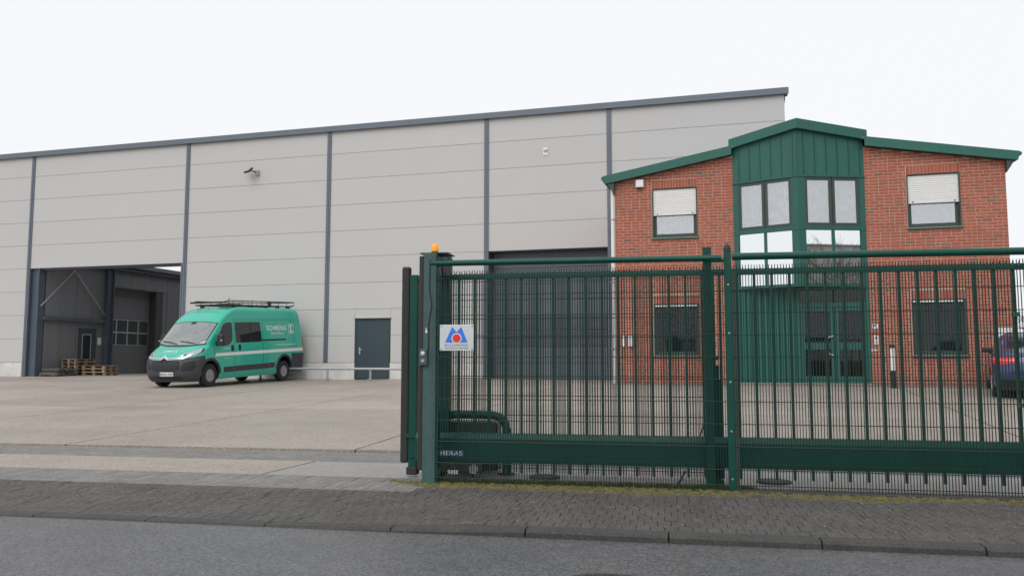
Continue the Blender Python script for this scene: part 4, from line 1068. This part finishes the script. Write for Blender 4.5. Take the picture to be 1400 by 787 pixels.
for sgn in (-1, 1):
    S = sfn(sgn)
    dwn = rounded([(1.20, 1.36), (1.62, 1.96), (1.80, 2.03), (2.08, 2.04), (2.08, 1.50), (1.95, 1.33), (1.70, 1.27), (1.24, 1.30)], .08)
    patch("front_side_window", dwn, S, GLASSD, van, thick=.004)
    patch("rear_side_window", rounded([(2.24, 1.36), (2.22, 2.04), (3.60, 2.05), (3.66, 1.38)], .05), S, GLASSD, van, thick=.006)
    wbar = patch("window_divider", [(3.05, 1.40), (3.03, 2.02), (3.06, 2.02), (3.08, 1.40)], S, BLACKP, van, thick=.010)
    patch("door_cladding", rounded([(1.62, .43), (1.62, .60), (4.42, .63), (4.34, .46)], .03), S, BUMP, van, thick=.022)
    patch("rear_corner_cladding", [(5.46, .24), (5.46, .80), (5.40, .92), (LV - .03, .92), (LV - .03, .24)], S, BUMP, van, thick=.02)
    patch("sliding_track", [(3.68, 1.395), (3.68, 1.45), (5.10, 1.455), (5.10, 1.405)], S, BLACKP, van, thick=.006)
    patch("stripe", [(1.14, .955), (1.24, 1.05), (LV - .02, 1.11), (LV - .02, 1.0)], S, DECAL, van, step=.15, thick=.003)
    patch("tail_lamp", [(LV - .07, 1.02), (LV - .07, 1.50), (LV - .005, 1.50), (LV - .005, 1.02)], S, RED, van, step=.05, thick=.012)
    for (x, z) in ((1.98, 1.10), (2.36, 1.11)): patch("door_handle", rounded([(x, z), (x, z + .2), (x + .11, z + .2), (x + .11, z)], .04), S, BLACKP, van, step=.05, thick=.018)
    for (x, z) in ((2.05, .50), (3.98, .535)): patch("side_marker", [(x, z), (x, z + .05), (x + .11, z + .05), (x + .11, z)], S, AMBER, van, thick=.028)
    # seams: doors and roof crease
    for (x, z0, z1) in ((1.13, .62, 1.34), (2.155, .36, 2.10), (3.72, .36, 2.10)):
        patch("door_seam", [(x, z0), (x, z1), (x + .012, z1), (x + .012, z0)], S, BLACKP, van, thick=.0025)
    patch("roof_crease", [(2.2, 2.115), (2.2, 2.127), (LV - .15, 2.145), (LV - .15, 2.133)], S, pm("van_paint_seam", (.012, .2, .14), .4, var=0), van, step=.3, thick=.004)
    # wheel arch lip
    for ax in AX:
        poly = []
        for k in range(25): a = math.pi * k / 24 - .12 + .24 * k / 24 * 0; poly.append((ax + .50 * math.cos(math.pi * k / 24), .40 + .50 * math.sin(math.pi * k / 24)))
        for k in range(25): poly.append((ax + .445 * math.cos(math.pi - math.pi * k / 24), .40 + .445 * math.sin(math.pi - math.pi * k / 24)))
        bmq = MB(); vs = []
        for k in range(25):
            an = math.pi * k / 24
            for (r_, o_) in ((.438, -.05), (.438, .020), (.515, .014), (.53, -.01)):
                x, z = ax + r_ * math.cos(an), .40 + r_ * math.sin(an); vs.append(vside(max(x, .12), z, o_, sgn))
        bmq.add(vs, [(4 * k + i, 4 * k + i + 1, 4 * k + i + 5, 4 * k + i + 4) for k in range(24) for i in range(3)])
        bmq.build("wheel_arch", BUMP, van, smooth=True)
    # door mirror
    ms = MB(); yv = sgn * 1.04
    ms.box(1.20, 1.30, min(sgn * .95, sgn * 1.12), max(sgn * .95, sgn * 1.12), 1.33, 1.40)
    mr_ = MB(); 
    mr_.add([(1.15, sgn * 1.06, 1.27), (1.33, sgn * 1.07, 1.29), (1.33, sgn * 1.30, 1.29), (1.19, sgn * 1.30, 1.27), (1.18, sgn * 1.06, 1.66), (1.33, sgn * 1.06, 1.68), (1.33, sgn * 1.27, 1.68), (1.22, sgn * 1.27, 1.64)], [(0, 1, 2, 3), (4, 7, 6, 5), (0, 4, 5, 1), (1, 5, 6, 2), (2, 6, 7, 3), (3, 7, 4, 0)])
    mo_ = mr_.build("door_mirror", BLACKP, van, bev=.04); ms.build("mirror_arm", BLACKP, mo_)
    B("mirror_glass", MIRR, mo_, 1.331, 1.334, min(sgn * 1.09, sgn * 1.25), max(sgn * 1.09, sgn * 1.25), 1.32, 1.65); B("indicator", ALU, mo_, 1.165, 1.18, min(sgn * 1.22, sgn * 1.30), max(sgn * 1.22, sgn * 1.30), 1.44, 1.47)
    # headlight
    hlp = [(sgn * .60, .965), (sgn * .50, .99), (sgn * .56, 1.05), (sgn * .70, 1.115), (sgn * .84, 1.175), (sgn * .945, 1.225), (sgn * .975, 1.20), (sgn * .985, 1.12), (sgn * .93, 1.03), (sgn * .80, .985)]
    hl = patch("headlight", hlp, ffn, LAMPG, van, step=.03, thick=.008)
    patch("headlight_bezel", [(sgn * .60, .985), (sgn * .64, 1.04), (sgn * .70, 1.06), (sgn * .68, .99)], ffn, BLACKP, hl, step=.05, thick=.011)
    patch("lamp_reflector", [(sgn * .74, 1.01), (sgn * .76, 1.07), (sgn * .84, 1.10), (sgn * .84, 1.03)], ffn, CHROME, hl, step=.05, thick=.012)
    patch("headlight_edge", [(sgn * .945, 1.205), (sgn * .955, 1.215), (sgn * .985, 1.20), (sgn * .995, 1.11), (sgn * .93, 1.02), (sgn * .925, 1.03), (sgn * .972, 1.115)], ffn, BLACKP, hl, step=.03, thick=.010)
    # fog lamp recess
    patch("bumper_recess", [(sgn * .60, .55), (sgn * .66, .80), (sgn * .92, .84), (sgn * .95, .70), (sgn * .88, .55)], ffn, BLACKP, van, step=.06, thick=.038)
# bumper: loft around the nose
bp = MB(); nz_ = 9; vs = []; cols_ = None
def bump_outline(z, off):
    NX = nxz(z); w_, a, d = interp(WW, z), interp(XF, z), interp(DF, z); pts = []
    for i in range(-22, 23):
        if abs(i) <= 18:
            t = i / 18 * math.pi / 2; s_, c_ = abs(math.sin(t)) ** (2 / NX), abs(math.cos(t)) ** (2 / NX)
            pts.append((a + d * (1 - c_) - off * max(c_, 0.0), (w_ * s_ + off * s_) * (1 if t > 0 else -1)))
        else:
            pts.append((a + d + (abs(i) - 18) / 4 * .10, (w_ + off) * (1 if i > 0 else -1)))
    return pts
for j in range(nz_ + 1):
    base = bump_outline(.6, 0)
    row = []
    for i in range(45):
        yq = abs(base[i][1]); ztop = .86 if yq < .55 else .86 + min(1, (yq - .55) / .4) * .13
        if i < 4 or i > 40: ztop = .94 - (4 - min(i, 44 - i)) * .03
        z = .195 + (ztop - .195) * j / nz_; row.append((*bump_outline(z, .028 if 0 < j < nz_ else .0)[i], z))
    vs += row
bp.add(vs, [(j * 45 + i, j * 45 + i + 1, (j + 1) * 45 + i + 1, (j + 1) * 45 + i) for j in range(nz_) for i in range(44)])
# cut the wheel arches out of the bumper
bpo = bp.build("front_bumper", BUMP, van, smooth=True)
bmx = bmesh.new(); bmx.from_mesh(bpo.data)
bmesh.ops.delete(bmx, geom=[f for f in bmx.faces if (Vector((f.calc_center_median().x - .95, f.calc_center_median().z - .40)).length < .44)], context='FACES'); bmx.to_mesh(bpo.data); bmx.free()
grl = patch("grille", rounded([(-.56, .58), (-.52, .85), (.52, .85), (.56, .58)], .04), ffn, BLACKP, van, step=.07, thick=.036)
for k in range(4): patch("grille_slat", [(-.50, .61 + k * .058), (-.50, .635 + k * .058), (.50, .635 + k * .058), (.50, .61 + k * .058)], ffn, BUMP, grl, step=.1, thick=.046)
patch("chrome_bar", [(-.62, .895), (-.80, .955), (-.80, .975), (-.60, .945), (-.14, .935), (0, .995), (.14, .935), (.60, .945), (.80, .975), (.80, .955), (.62, .895), (.13, .86), (0, .92), (-.13, .86)], ffn, CHROME, van, step=.05, thick=.042)
patch("chrome_groove", [(-.60, .905), (-.14, .892), (-.14, .904), (-.60, .918)], ffn, BLACKP, van, step=.08, thick=.045); patch("chrome_groove", [(.60, .905), (.14, .892), (.14, .904), (.60, .918)], ffn, BLACKP, van, step=.08, thick=.045)
for dz in (0, -.065): patch("chevron", [(-.12, .86 + dz), (0, .945 + dz), (.12, .86 + dz), (.12, .895 + dz), (0, .985 + dz), (-.12, .895 + dz)], ffn, CHROME if dz == 0 else BLACKP, van, step=.04, thick=.052)
patch("lower_intake", rounded([(-.62, .30), (-.60, .38), (.60, .38), (.62, .30)], .02), ffn, BLACKP, van, step=.08, thick=.036)
patch("upper_slot", [(-.42, .525), (-.42, .56), (.42, .56), (.42, .525)], ffn, BLACKP, van, step=.08, thick=.037)
plate = patch("licence_plate", [(-.36, .395), (-.36, .505), (.16, .505), (.16, .395)], ffn, WHITE, van, step=.1, thick=.045)
patch("euro_band", [(.115, .397), (.115, .503), (.158, .503), (.158, .397)], ffn, SBLUE, plate, step=.1, thick=.047)
def mirrored(a, b): p = vfront(-a, b, .049); return p
fit_text("BOR\u00b7S 540", -.10, .345, .418, .482, lambda a, b: vfront(-a, b, .049), "plate_number", INKG, plate, bold=.015)
fit_text("SCHMEING", -.26, .12, 1.115, 1.165, lambda a, b: vfront(-a, b, .004), "bonnet_lettering", DECAL, van, bold=.02)
fit_text("1L", .18, .28, 1.105, 1.175, lambda a, b: vfront(-a, b, .004), "bonnet_emblem", DECAL, van, bold=.02)
wsp = [(-.90, 1.345), (-.50, 1.315), (0, 1.305), (.50, 1.315), (.90, 1.345), (.855, 2.00), (.4, 2.045), (0, 2.05), (-.4, 2.045), (-.875, 2.00)]
patch("windscreen_border", [(a * 1.035, 1.60 + (b - 1.60) * 1.05) for a, b in wsp], ffn, BLACKP, van, step=.06, thick=.004)
ws = patch("windscreen", wsp, ffn, pm("windscreen", (.20, .225, .225), .05, spec=.9, var=.35, scale=.9, detail=2, coat=.8), van, step=.06, thick=.007)
patch("windscreen_band", [(-.10, 1.98), (-.10, 2.055), (.10, 2.055), (.10, 1.98)], ffn, BLACKP, ws, step=.1, thick=.008)
patch("cowl", [(-.92, 1.33), (-.5, 1.285), (0, 1.275), (.5, 1.285), (.92, 1.33), (.90, 1.37), (.5, 1.335), (0, 1.325), (-.5, 1.335), (-.90, 1.37)], ffn, BLACKP, van, step=.06, thick=.008)
for (a0, a1) in ((-.62, .05), (.10, .78)):
    MB().tube([vfront(a0, 1.345, .02), vfront((a0 + a1) / 2, 1.40, .035), vfront(a1, 1.43, .03)], .012, 6).build("wiper", BLACKP, van)
MB().tube([(1.93, -.05, 2.37), (1.98, -.05, 2.42), (2.06, -.05, 2.62)], [.02, .008, .004], 6).build("aerial", BLACKP, van)
fit_text("SCHMEING", 3.98, 5.16, 1.755, 1.925, lambda a, b: vside(a, b, .004), "side_lettering", DECAL, van, bold=.018, spacing=1.12)
fit_text("Stahlbau", 4.24, 5.00, 1.615, 1.70, lambda a, b: vside(a, b, .004), "side_subtitle", DECAL, van, spacing=1.5, bold=.01)
fit_text("www.schmeing-stahlbau.de", 4.46, 5.68, 1.215, 1.275, lambda a, b: vside(a, b, .004), "web_address", DECAL, van, bold=.012)
fit_text("SCHMEING", 1.58, 1.93, 1.17, 1.205, lambda a, b: vside(a, b, .004), "door_lettering", DECAL, van, bold=.012)
fit_text("STAHLBAU", 1.62, 1.95, .86, .885, lambda a, b: vside(a, b, .004), "sill_lettering", DECAL, van)
# side emblem: rounded outline with a stylised steel profile
em = rounded([(5.30, 1.63), (5.30, 1.98), (5.64, 1.98), (5.64, 1.63)], .07)
emi = rounded([(5.318, 1.648), (5.318, 1.962), (5.622, 1.962), (5.622, 1.648)], .06)
e_ = MB(); ne = len(em); e_.add([vside(a, b, .004) for a, b in em] + [vside(a, b, .004) for a, b in emi], [(i, (i + 1) % ne, (i + 1) % ne + ne, i + ne) for i in range(ne)])
eo = e_.build("side_emblem", DECAL, van)
patch("emblem_profile", [(5.37, 1.69), (5.37, 1.73), (5.43, 1.745), (5.43, 1.88), (5.37, 1.895), (5.37, 1.93), (5.53, 1.93), (5.53, 1.895), (5.475, 1.88), (5.475, 1.745), (5.57, 1.73), (5.57, 1.69)], sfn(-1), DECAL, eo, thick=.004)
# wheels
def wheel(parent, x, y, r, sgn, wd=.22, rim=RIM, spokes=7):
    wm = MB().lathe([(r * .50, -.46 * wd), (r * .54, -.5 * wd), (r * .93, -.5 * wd), (r, -.38 * wd), (r, .38 * wd), (r * .93, .5 * wd), (r * .54, .5 * wd), (r * .50, .46 * wd)], (0, 0, 0), 'y', 32, cap=False)
    o = wm.build("wheel", TYRE, parent, smooth=True); o.location = (x, y, r)
    k = sgn * .5 * wd
    MB().lathe([(r * .56, k * .85), (r * .54, k * 1.02), (r * .51, k * .98), (r * .48, k * .60), (r * .40, k * .50), (r * .27, k * .72), (r * .17, k * .80), (r * .155, k * 1.0), (.001, k * 1.04)], (0, 0, 0), 'y', 28).build("rim", rim, o, smooth=True)
    for i in range(spokes):
        a = 2 * math.pi * i / spokes
        MB().lathe([(r * .092, k * .40), (r * .092, k * .66)], (r * .375 * math.cos(a), 0, r * .375 * math.sin(a)), 'y', 10).build("vent_hole", BLACKP, o)
    return o
for x in AX:
    for sgn in (-1, 1): wheel(van, x, sgn * .885, WR, sgn)
for (x0, x1) in ((1.45, 4.5),): B("underbody", BLACKP, van, x0, x1, -.7, .7, .20, .27)
B("rear_step", BLACKP, van, LV - .02, LV + .25, -.5, .5, .40, .44)
for x in AX: MB().tube([(x, -.8, WR), (x, .8, WR)], .06, 8).build("axle", BLACKP, van)
# roof rack: two long side rails, uprights, cross bars, front roller
rk = thing("roof_rack", "black tubular roof rack mounted on the van roof", "roof rack", (-10.85, 25.68, 0.335), 0); rk.location = VLOC; rk.rotation_euler = VROT; rk.scale = VS
z0 = 2.60; X0, X1 = 1.95, 6.05
for sgn in (-1, 1):
    MB().tube([(X0 + .3, sgn * .66, z0 + .02), (X1 - .1, sgn * .66, z0 + .02)], .022, 8).build("base_rail", BLACKP, rk)
    MB().tube([(X0, sgn * .64, z0 + .10), (X0 + .35, sgn * .68, z0 + .16), (X1 - .25, sgn * .70, z0 + .18), (X1, sgn * .70, z0 + .18), (X1, sgn * .70, z0 + .06), (X1 - .35, sgn * .68, z0 + .02)], .017, 8).build("side_rail", BLACKP, rk)
    for k in range(7): x = X0 + .55 + k * .52; MB().tube([(x, sgn * .66, z0 + .02), (x, sgn * .69, z0 + .18)], .011, 6).build("upright", BLACKP, rk)
    for x in (2.55, 3.5, 4.35, 5.05, 5.7): MB().box(x - .06, x + .06, sgn * .66 - .05, sgn * .66 + .05, 2.50, z0 + .01).build("foot", BLACKP, rk)
for x in (2.2, 2.6, 3.5, 4.35, 5.05, 5.7): MB().tube([(x, -.67, z0 + .03), (x, .67, z0 + .03)], .018, 8).build("cross_bar", BLACKP, rk)
MB().tube([(X0, -.66, z0 + .10), (X0, .66, z0 + .10)], .03, 10).build("front_roller", BLACKP, rk); MB().tube([(X1, -.70, z0 + .18), (X1, .70, z0 + .18)], .022, 8).build("rear_roller", BLACKP, rk)
B("ladder_clamp", BLACKP, rk, 4.5, 4.62, -.70, -.62, z0 + .04, z0 + .16); MB().tube([(2.75, -.3, z0 + .03), (2.72, -.3, z0 + .22), (2.80, -.3, z0 + .26)], .012, 6).build("hook", BLACKP, rk)
MB().box(2.3, 3.1, -.55, -.15, z0 + .04, z0 + .07).build("tread_plate", BLACKP, rk)

# the unloaded body rides nose-down: tilt everything but wheels and axles about the front axle
TILT = -.016
def tilt(o):
    px, pz = .95, .36; c, s_ = math.cos(TILT), math.sin(TILT)
    o.rotation_euler = (0, TILT, 0); o.location = (px - (c * px + s_ * pz), 0, pz - (-s_ * px + c * pz))
for o in list(van.children):
    if not o.name.startswith(("wheel.", "axle")) and o.name != "wheel" or o.name.startswith("wheel_arch"): tilt(o)
for o in list(rk.children): tilt(o)

# ================================================================== BLUE CAR (rear towards the street)
cz = ground_z(10.3, 17.3)
car = thing("car", "dark blue saloon car parked with its tail lamp to the fence", "car", (10.76, 16.66, cz - .01), 0)
CA = R(90 - 28)                       # heading away from the street, to the right
car.rotation_euler = (0, 0, CA)       # local x forward, y to its left
CXR = [(.20, .12), (.30, .03), (.45, .0), (.62, .0), (.80, .03), (.92, .10), (.98, .22), (1.02, .50), (1.10, .72), (1.25, .98), (1.36, 1.22), (1.43, 1.6)]
CXF = [(.20, 4.40), (.35, 4.50), (.55, 4.52), (.70, 4.45), (.82, 4.1), (.92, 3.4), (.98, 3.2), (1.10, 2.98), (1.25, 2.75), (1.36, 2.5), (1.43, 2.1)]
CWW = [(.20, .82), (.35, .88), (.6, .905), (.80, .90), (.94, .87), (1.0, .82), (1.2, .72), (1.36, .63), (1.43, .50)]
def cout(z, n=12):
    w_, a, b = interp(CWW, z), interp(CXR, z), interp(CXF, z); pts = []; d = .42 if z < .95 else .25; d2 = .7 if z < .95 else .4
    for i in range(-n, n + 1):
        t = i / n * math.pi / 2; s_, c_ = abs(math.sin(t)) ** .8, abs(math.cos(t)) ** .8; pts.append((a + d * (1 - c_), -w_ * s_ * (1 if t > 0 else -1)))
    mid = [(a + d + (b - d2 - a - d) * k / 8) for k in range(1, 8)]
    fr = []
    for i in range(-n, n + 1):
        t = i / n * math.pi / 2; s_, c_ = abs(math.sin(t)) ** .8, abs(math.cos(t)) ** .8; fr.append((b - d2 * (1 - c_), w_ * s_ * (1 if t > 0 else -1)))
    return pts + [(x, -w_) for x in mid] + fr + [(x, w_) for x in mid[::-1]]
czs = [.20, .25, .30, .37, .45, .54, .62, .70, .76, .82, .88, .92, .95, .98, 1.0, 1.02, 1.06, 1.10, 1.17, 1.25, 1.31, 1.36, 1.40, 1.43]
cb = MB(); n = len(cout(.5)); vs = []
for z in czs: vs += [(x, y, z) for x, y in cout(z)]
fs = [(j * n + i, j * n + (i + 1) % n, (j + 1) * n + (i + 1) % n, (j + 1) * n + i) for j in range(len(czs) - 1) for i in range(n)]
c0 = len(vs); vs += [(2.2, 0, .2), (1.9, 0, 1.45)]; fs += [((i + 1) % n, i, c0) for i in range(n)] + [((len(czs) - 1) * n + i, (len(czs) - 1) * n + (i + 1) % n, c0 + 1) for i in range(n)]
cb.add(vs, fs); cbo = cb.build("body", BLUEP, car, smooth=True)
ct = MB()
for x in (.85, 3.65):
    for sgn in (-1, 1): ct.lathe([(.36, -.3), (.36, .3)], (x, sgn * .85, .33), 'y', 30)
cut(cbo, ct, BLACKP)
def crear(y, z, off=0.0):
    w_, a = interp(CWW, z), interp(CXR, z); d = .42 if z < .95 else .25; q = min(.999, abs(y) / w_)
    s_ = q ** (1 / .8); c_ = math.sqrt(max(0, 1 - s_ * s_)) ** .8
    return (a + d * (1 - c_) - off, y * (1 + off * q), z)
def cside(sgn):
    def fn(x, z, off=0.0):
        return (x, sgn * (interp(CWW, z) + off), z)
    return fn
for sgn in (-1, 1):
    tl = patch("tail_lamp", [(sgn * .42, .76), (sgn * .42, .85), (sgn * .60, .885), (sgn * .885, .885), (sgn * .89, .74), (sgn * .70, .72)], crear, RED, car, step=.05, thick=.012)
    patch("lamp_strip", [(sgn * .46, .79), (sgn * .46, .81), (sgn * .84, .83), (sgn * .84, .81)], crear, pm("lamp_strip", (.9, .2, .18), .2, var=0), tl, step=.06, thick=.015)
    patch("side_window", [(.95, 1.03), (1.32, 1.33), (2.45, 1.33), (3.0, 1.03)], cside(sgn), GLASSD, car, thick=.004)
    mm = MB().box(2.78, 2.92, min(sgn * .70, sgn * .99), max(sgn * .70, sgn * .99), .99, 1.11).build("door_mirror", BLACKP, car, bev=.03)
    for x in (.85, 3.65): wheel(car, x, sgn * .79, .325, sgn, .20, ALU, 10)
patch("rear_window", [(-.60, 1.06), (-.50, 1.33), (.50, 1.33), (.60, 1.06)], crear, GLASSD, car, step=.08, thick=.004)
patch("lower_bumper", [(-.80, .24), (-.84, .42), (.84, .42), (.80, .24)], crear, BLACKP, car, step=.08, thick=.012)
patch("licence_plate", [(-.26, .58), (-.26, .69), (.26, .69), (.26, .58)], crear, WHITE, car, step=.1, thick=.012)
patch("boot_seam", [(-.60, .545), (-.60, .552), (.60, .552), (.60, .545)], crear, BLACKP, car, step=.1, thick=.003)
B("underbody", BLACKP, car, .5, 4.0, -.7, .7, .16, .24)

# ================================================================== BARE TREES, HOUSE ACROSS THE STREET
def bare_tree(label, x, y, z, h, seed, group=None, lean=0.0):
    rnd = random.Random(seed); t = thing("bare_tree", label, "tree", (x, y, z), rnd.uniform(0, 6), group)
    tr = MB(); cr_ = MB()
    def branch(mb, p, d, l, r, lev):
        pts = [p]; q = p.copy(); dd = d.copy(); n = 4
        for i in range(n):
            dd = (dd + Vector((rnd.gauss(0, .12), rnd.gauss(0, .12), rnd.gauss(.03, .08)))).normalized(); q = q + dd * l / n; pts.append(q.copy())
        mb.tube(pts, [r * (1 - .6 * i / n) for i in range(n + 1)], 6 if lev < 2 else 3, cap=False)
        if lev >= 5: return
        for k in range(rnd.choice((3, 4)) if lev < 4 else 4):
            f = rnd.uniform(.35, 1.0); i = min(n - 1, int(f * n)); b = pts[i].lerp(pts[i + 1], f * n - i) if f < 1 else pts[-1]
            nd = (dd + Vector((rnd.gauss(0, .55), rnd.gauss(0, .55), rnd.gauss(.15, .3)))).normalized(); branch(cr_, b, nd, l * rnd.uniform(.55, .75), r * .54, lev + 1)
    branch(tr, Vector((0, 0, -.2)), Vector((lean, 0, 1)).normalized(), h * .38, h * .016, 0)
    tr.build("trunk", BARK, t, smooth=True); cr_.build("crown", BARK, t)
    return t
bare_tree("bare leafless tree rising behind the right end of the office", 41, 63, .3, 9.0, 3, "trees behind the office")
bare_tree("slender bare tree farther right behind the office", 47, 66, .3, 8.0, 5, "trees behind the office")
bare_tree("bare leafless street tree standing before the tiled house across the road", 24.3, -11.0, 0, 15.2, 11)
hs_ = thing("tiled_house", "pale house with grey tiled roof across the road, mirrored in the bay", "house", (30, -17, 0), 0)
B("wall", RENDERW, hs_, -13, 13, -5, 5, -.3, 5.0)
rf = MB().add([(-13.6, 5.8, 4.7), (13.6, 5.8, 4.7), (13.6, 0, 9.9), (-13.6, 0, 9.9), (-13.6, -5.8, 4.7), (13.6, -5.8, 4.7)], [(0, 1, 2, 3), (3, 2, 5, 4)]).build("roof", TILE, hs_)
for k in range(16):
    z = 4.75 + k * .325; y = 5.75 - (z - 4.75) / 5.2 * 5.8
    MB().add([(-13.6, y + .02, z + .0), (13.6, y + .02, z + .0), (13.6, y - .35, z + .36), (-13.6, y - .35, z + .36)], [(0, 1, 2, 3)]).build("tile_course", TILE, rf)
MB().tube([(-13.6, 0, 9.93), (13.6, 0, 9.93)], .12, 8).build("ridge", TILE, hs_)
for s in (-13, 13): MB().add([(s, -5, 5), (s, 5, 5), (s, 0, 9.6)], [(0, 1, 2)]).build("gable", RENDERW, hs_)
for x in (-9, -3, 3, 9):
    wv = B("window", WHITE, hs_, x - .7, x + .7, 5.0, 5.06, 1.2, 2.7); B("pane", GLASSD, wv, x - .6, x + .6, 5.06, 5.07, 1.3, 2.6)
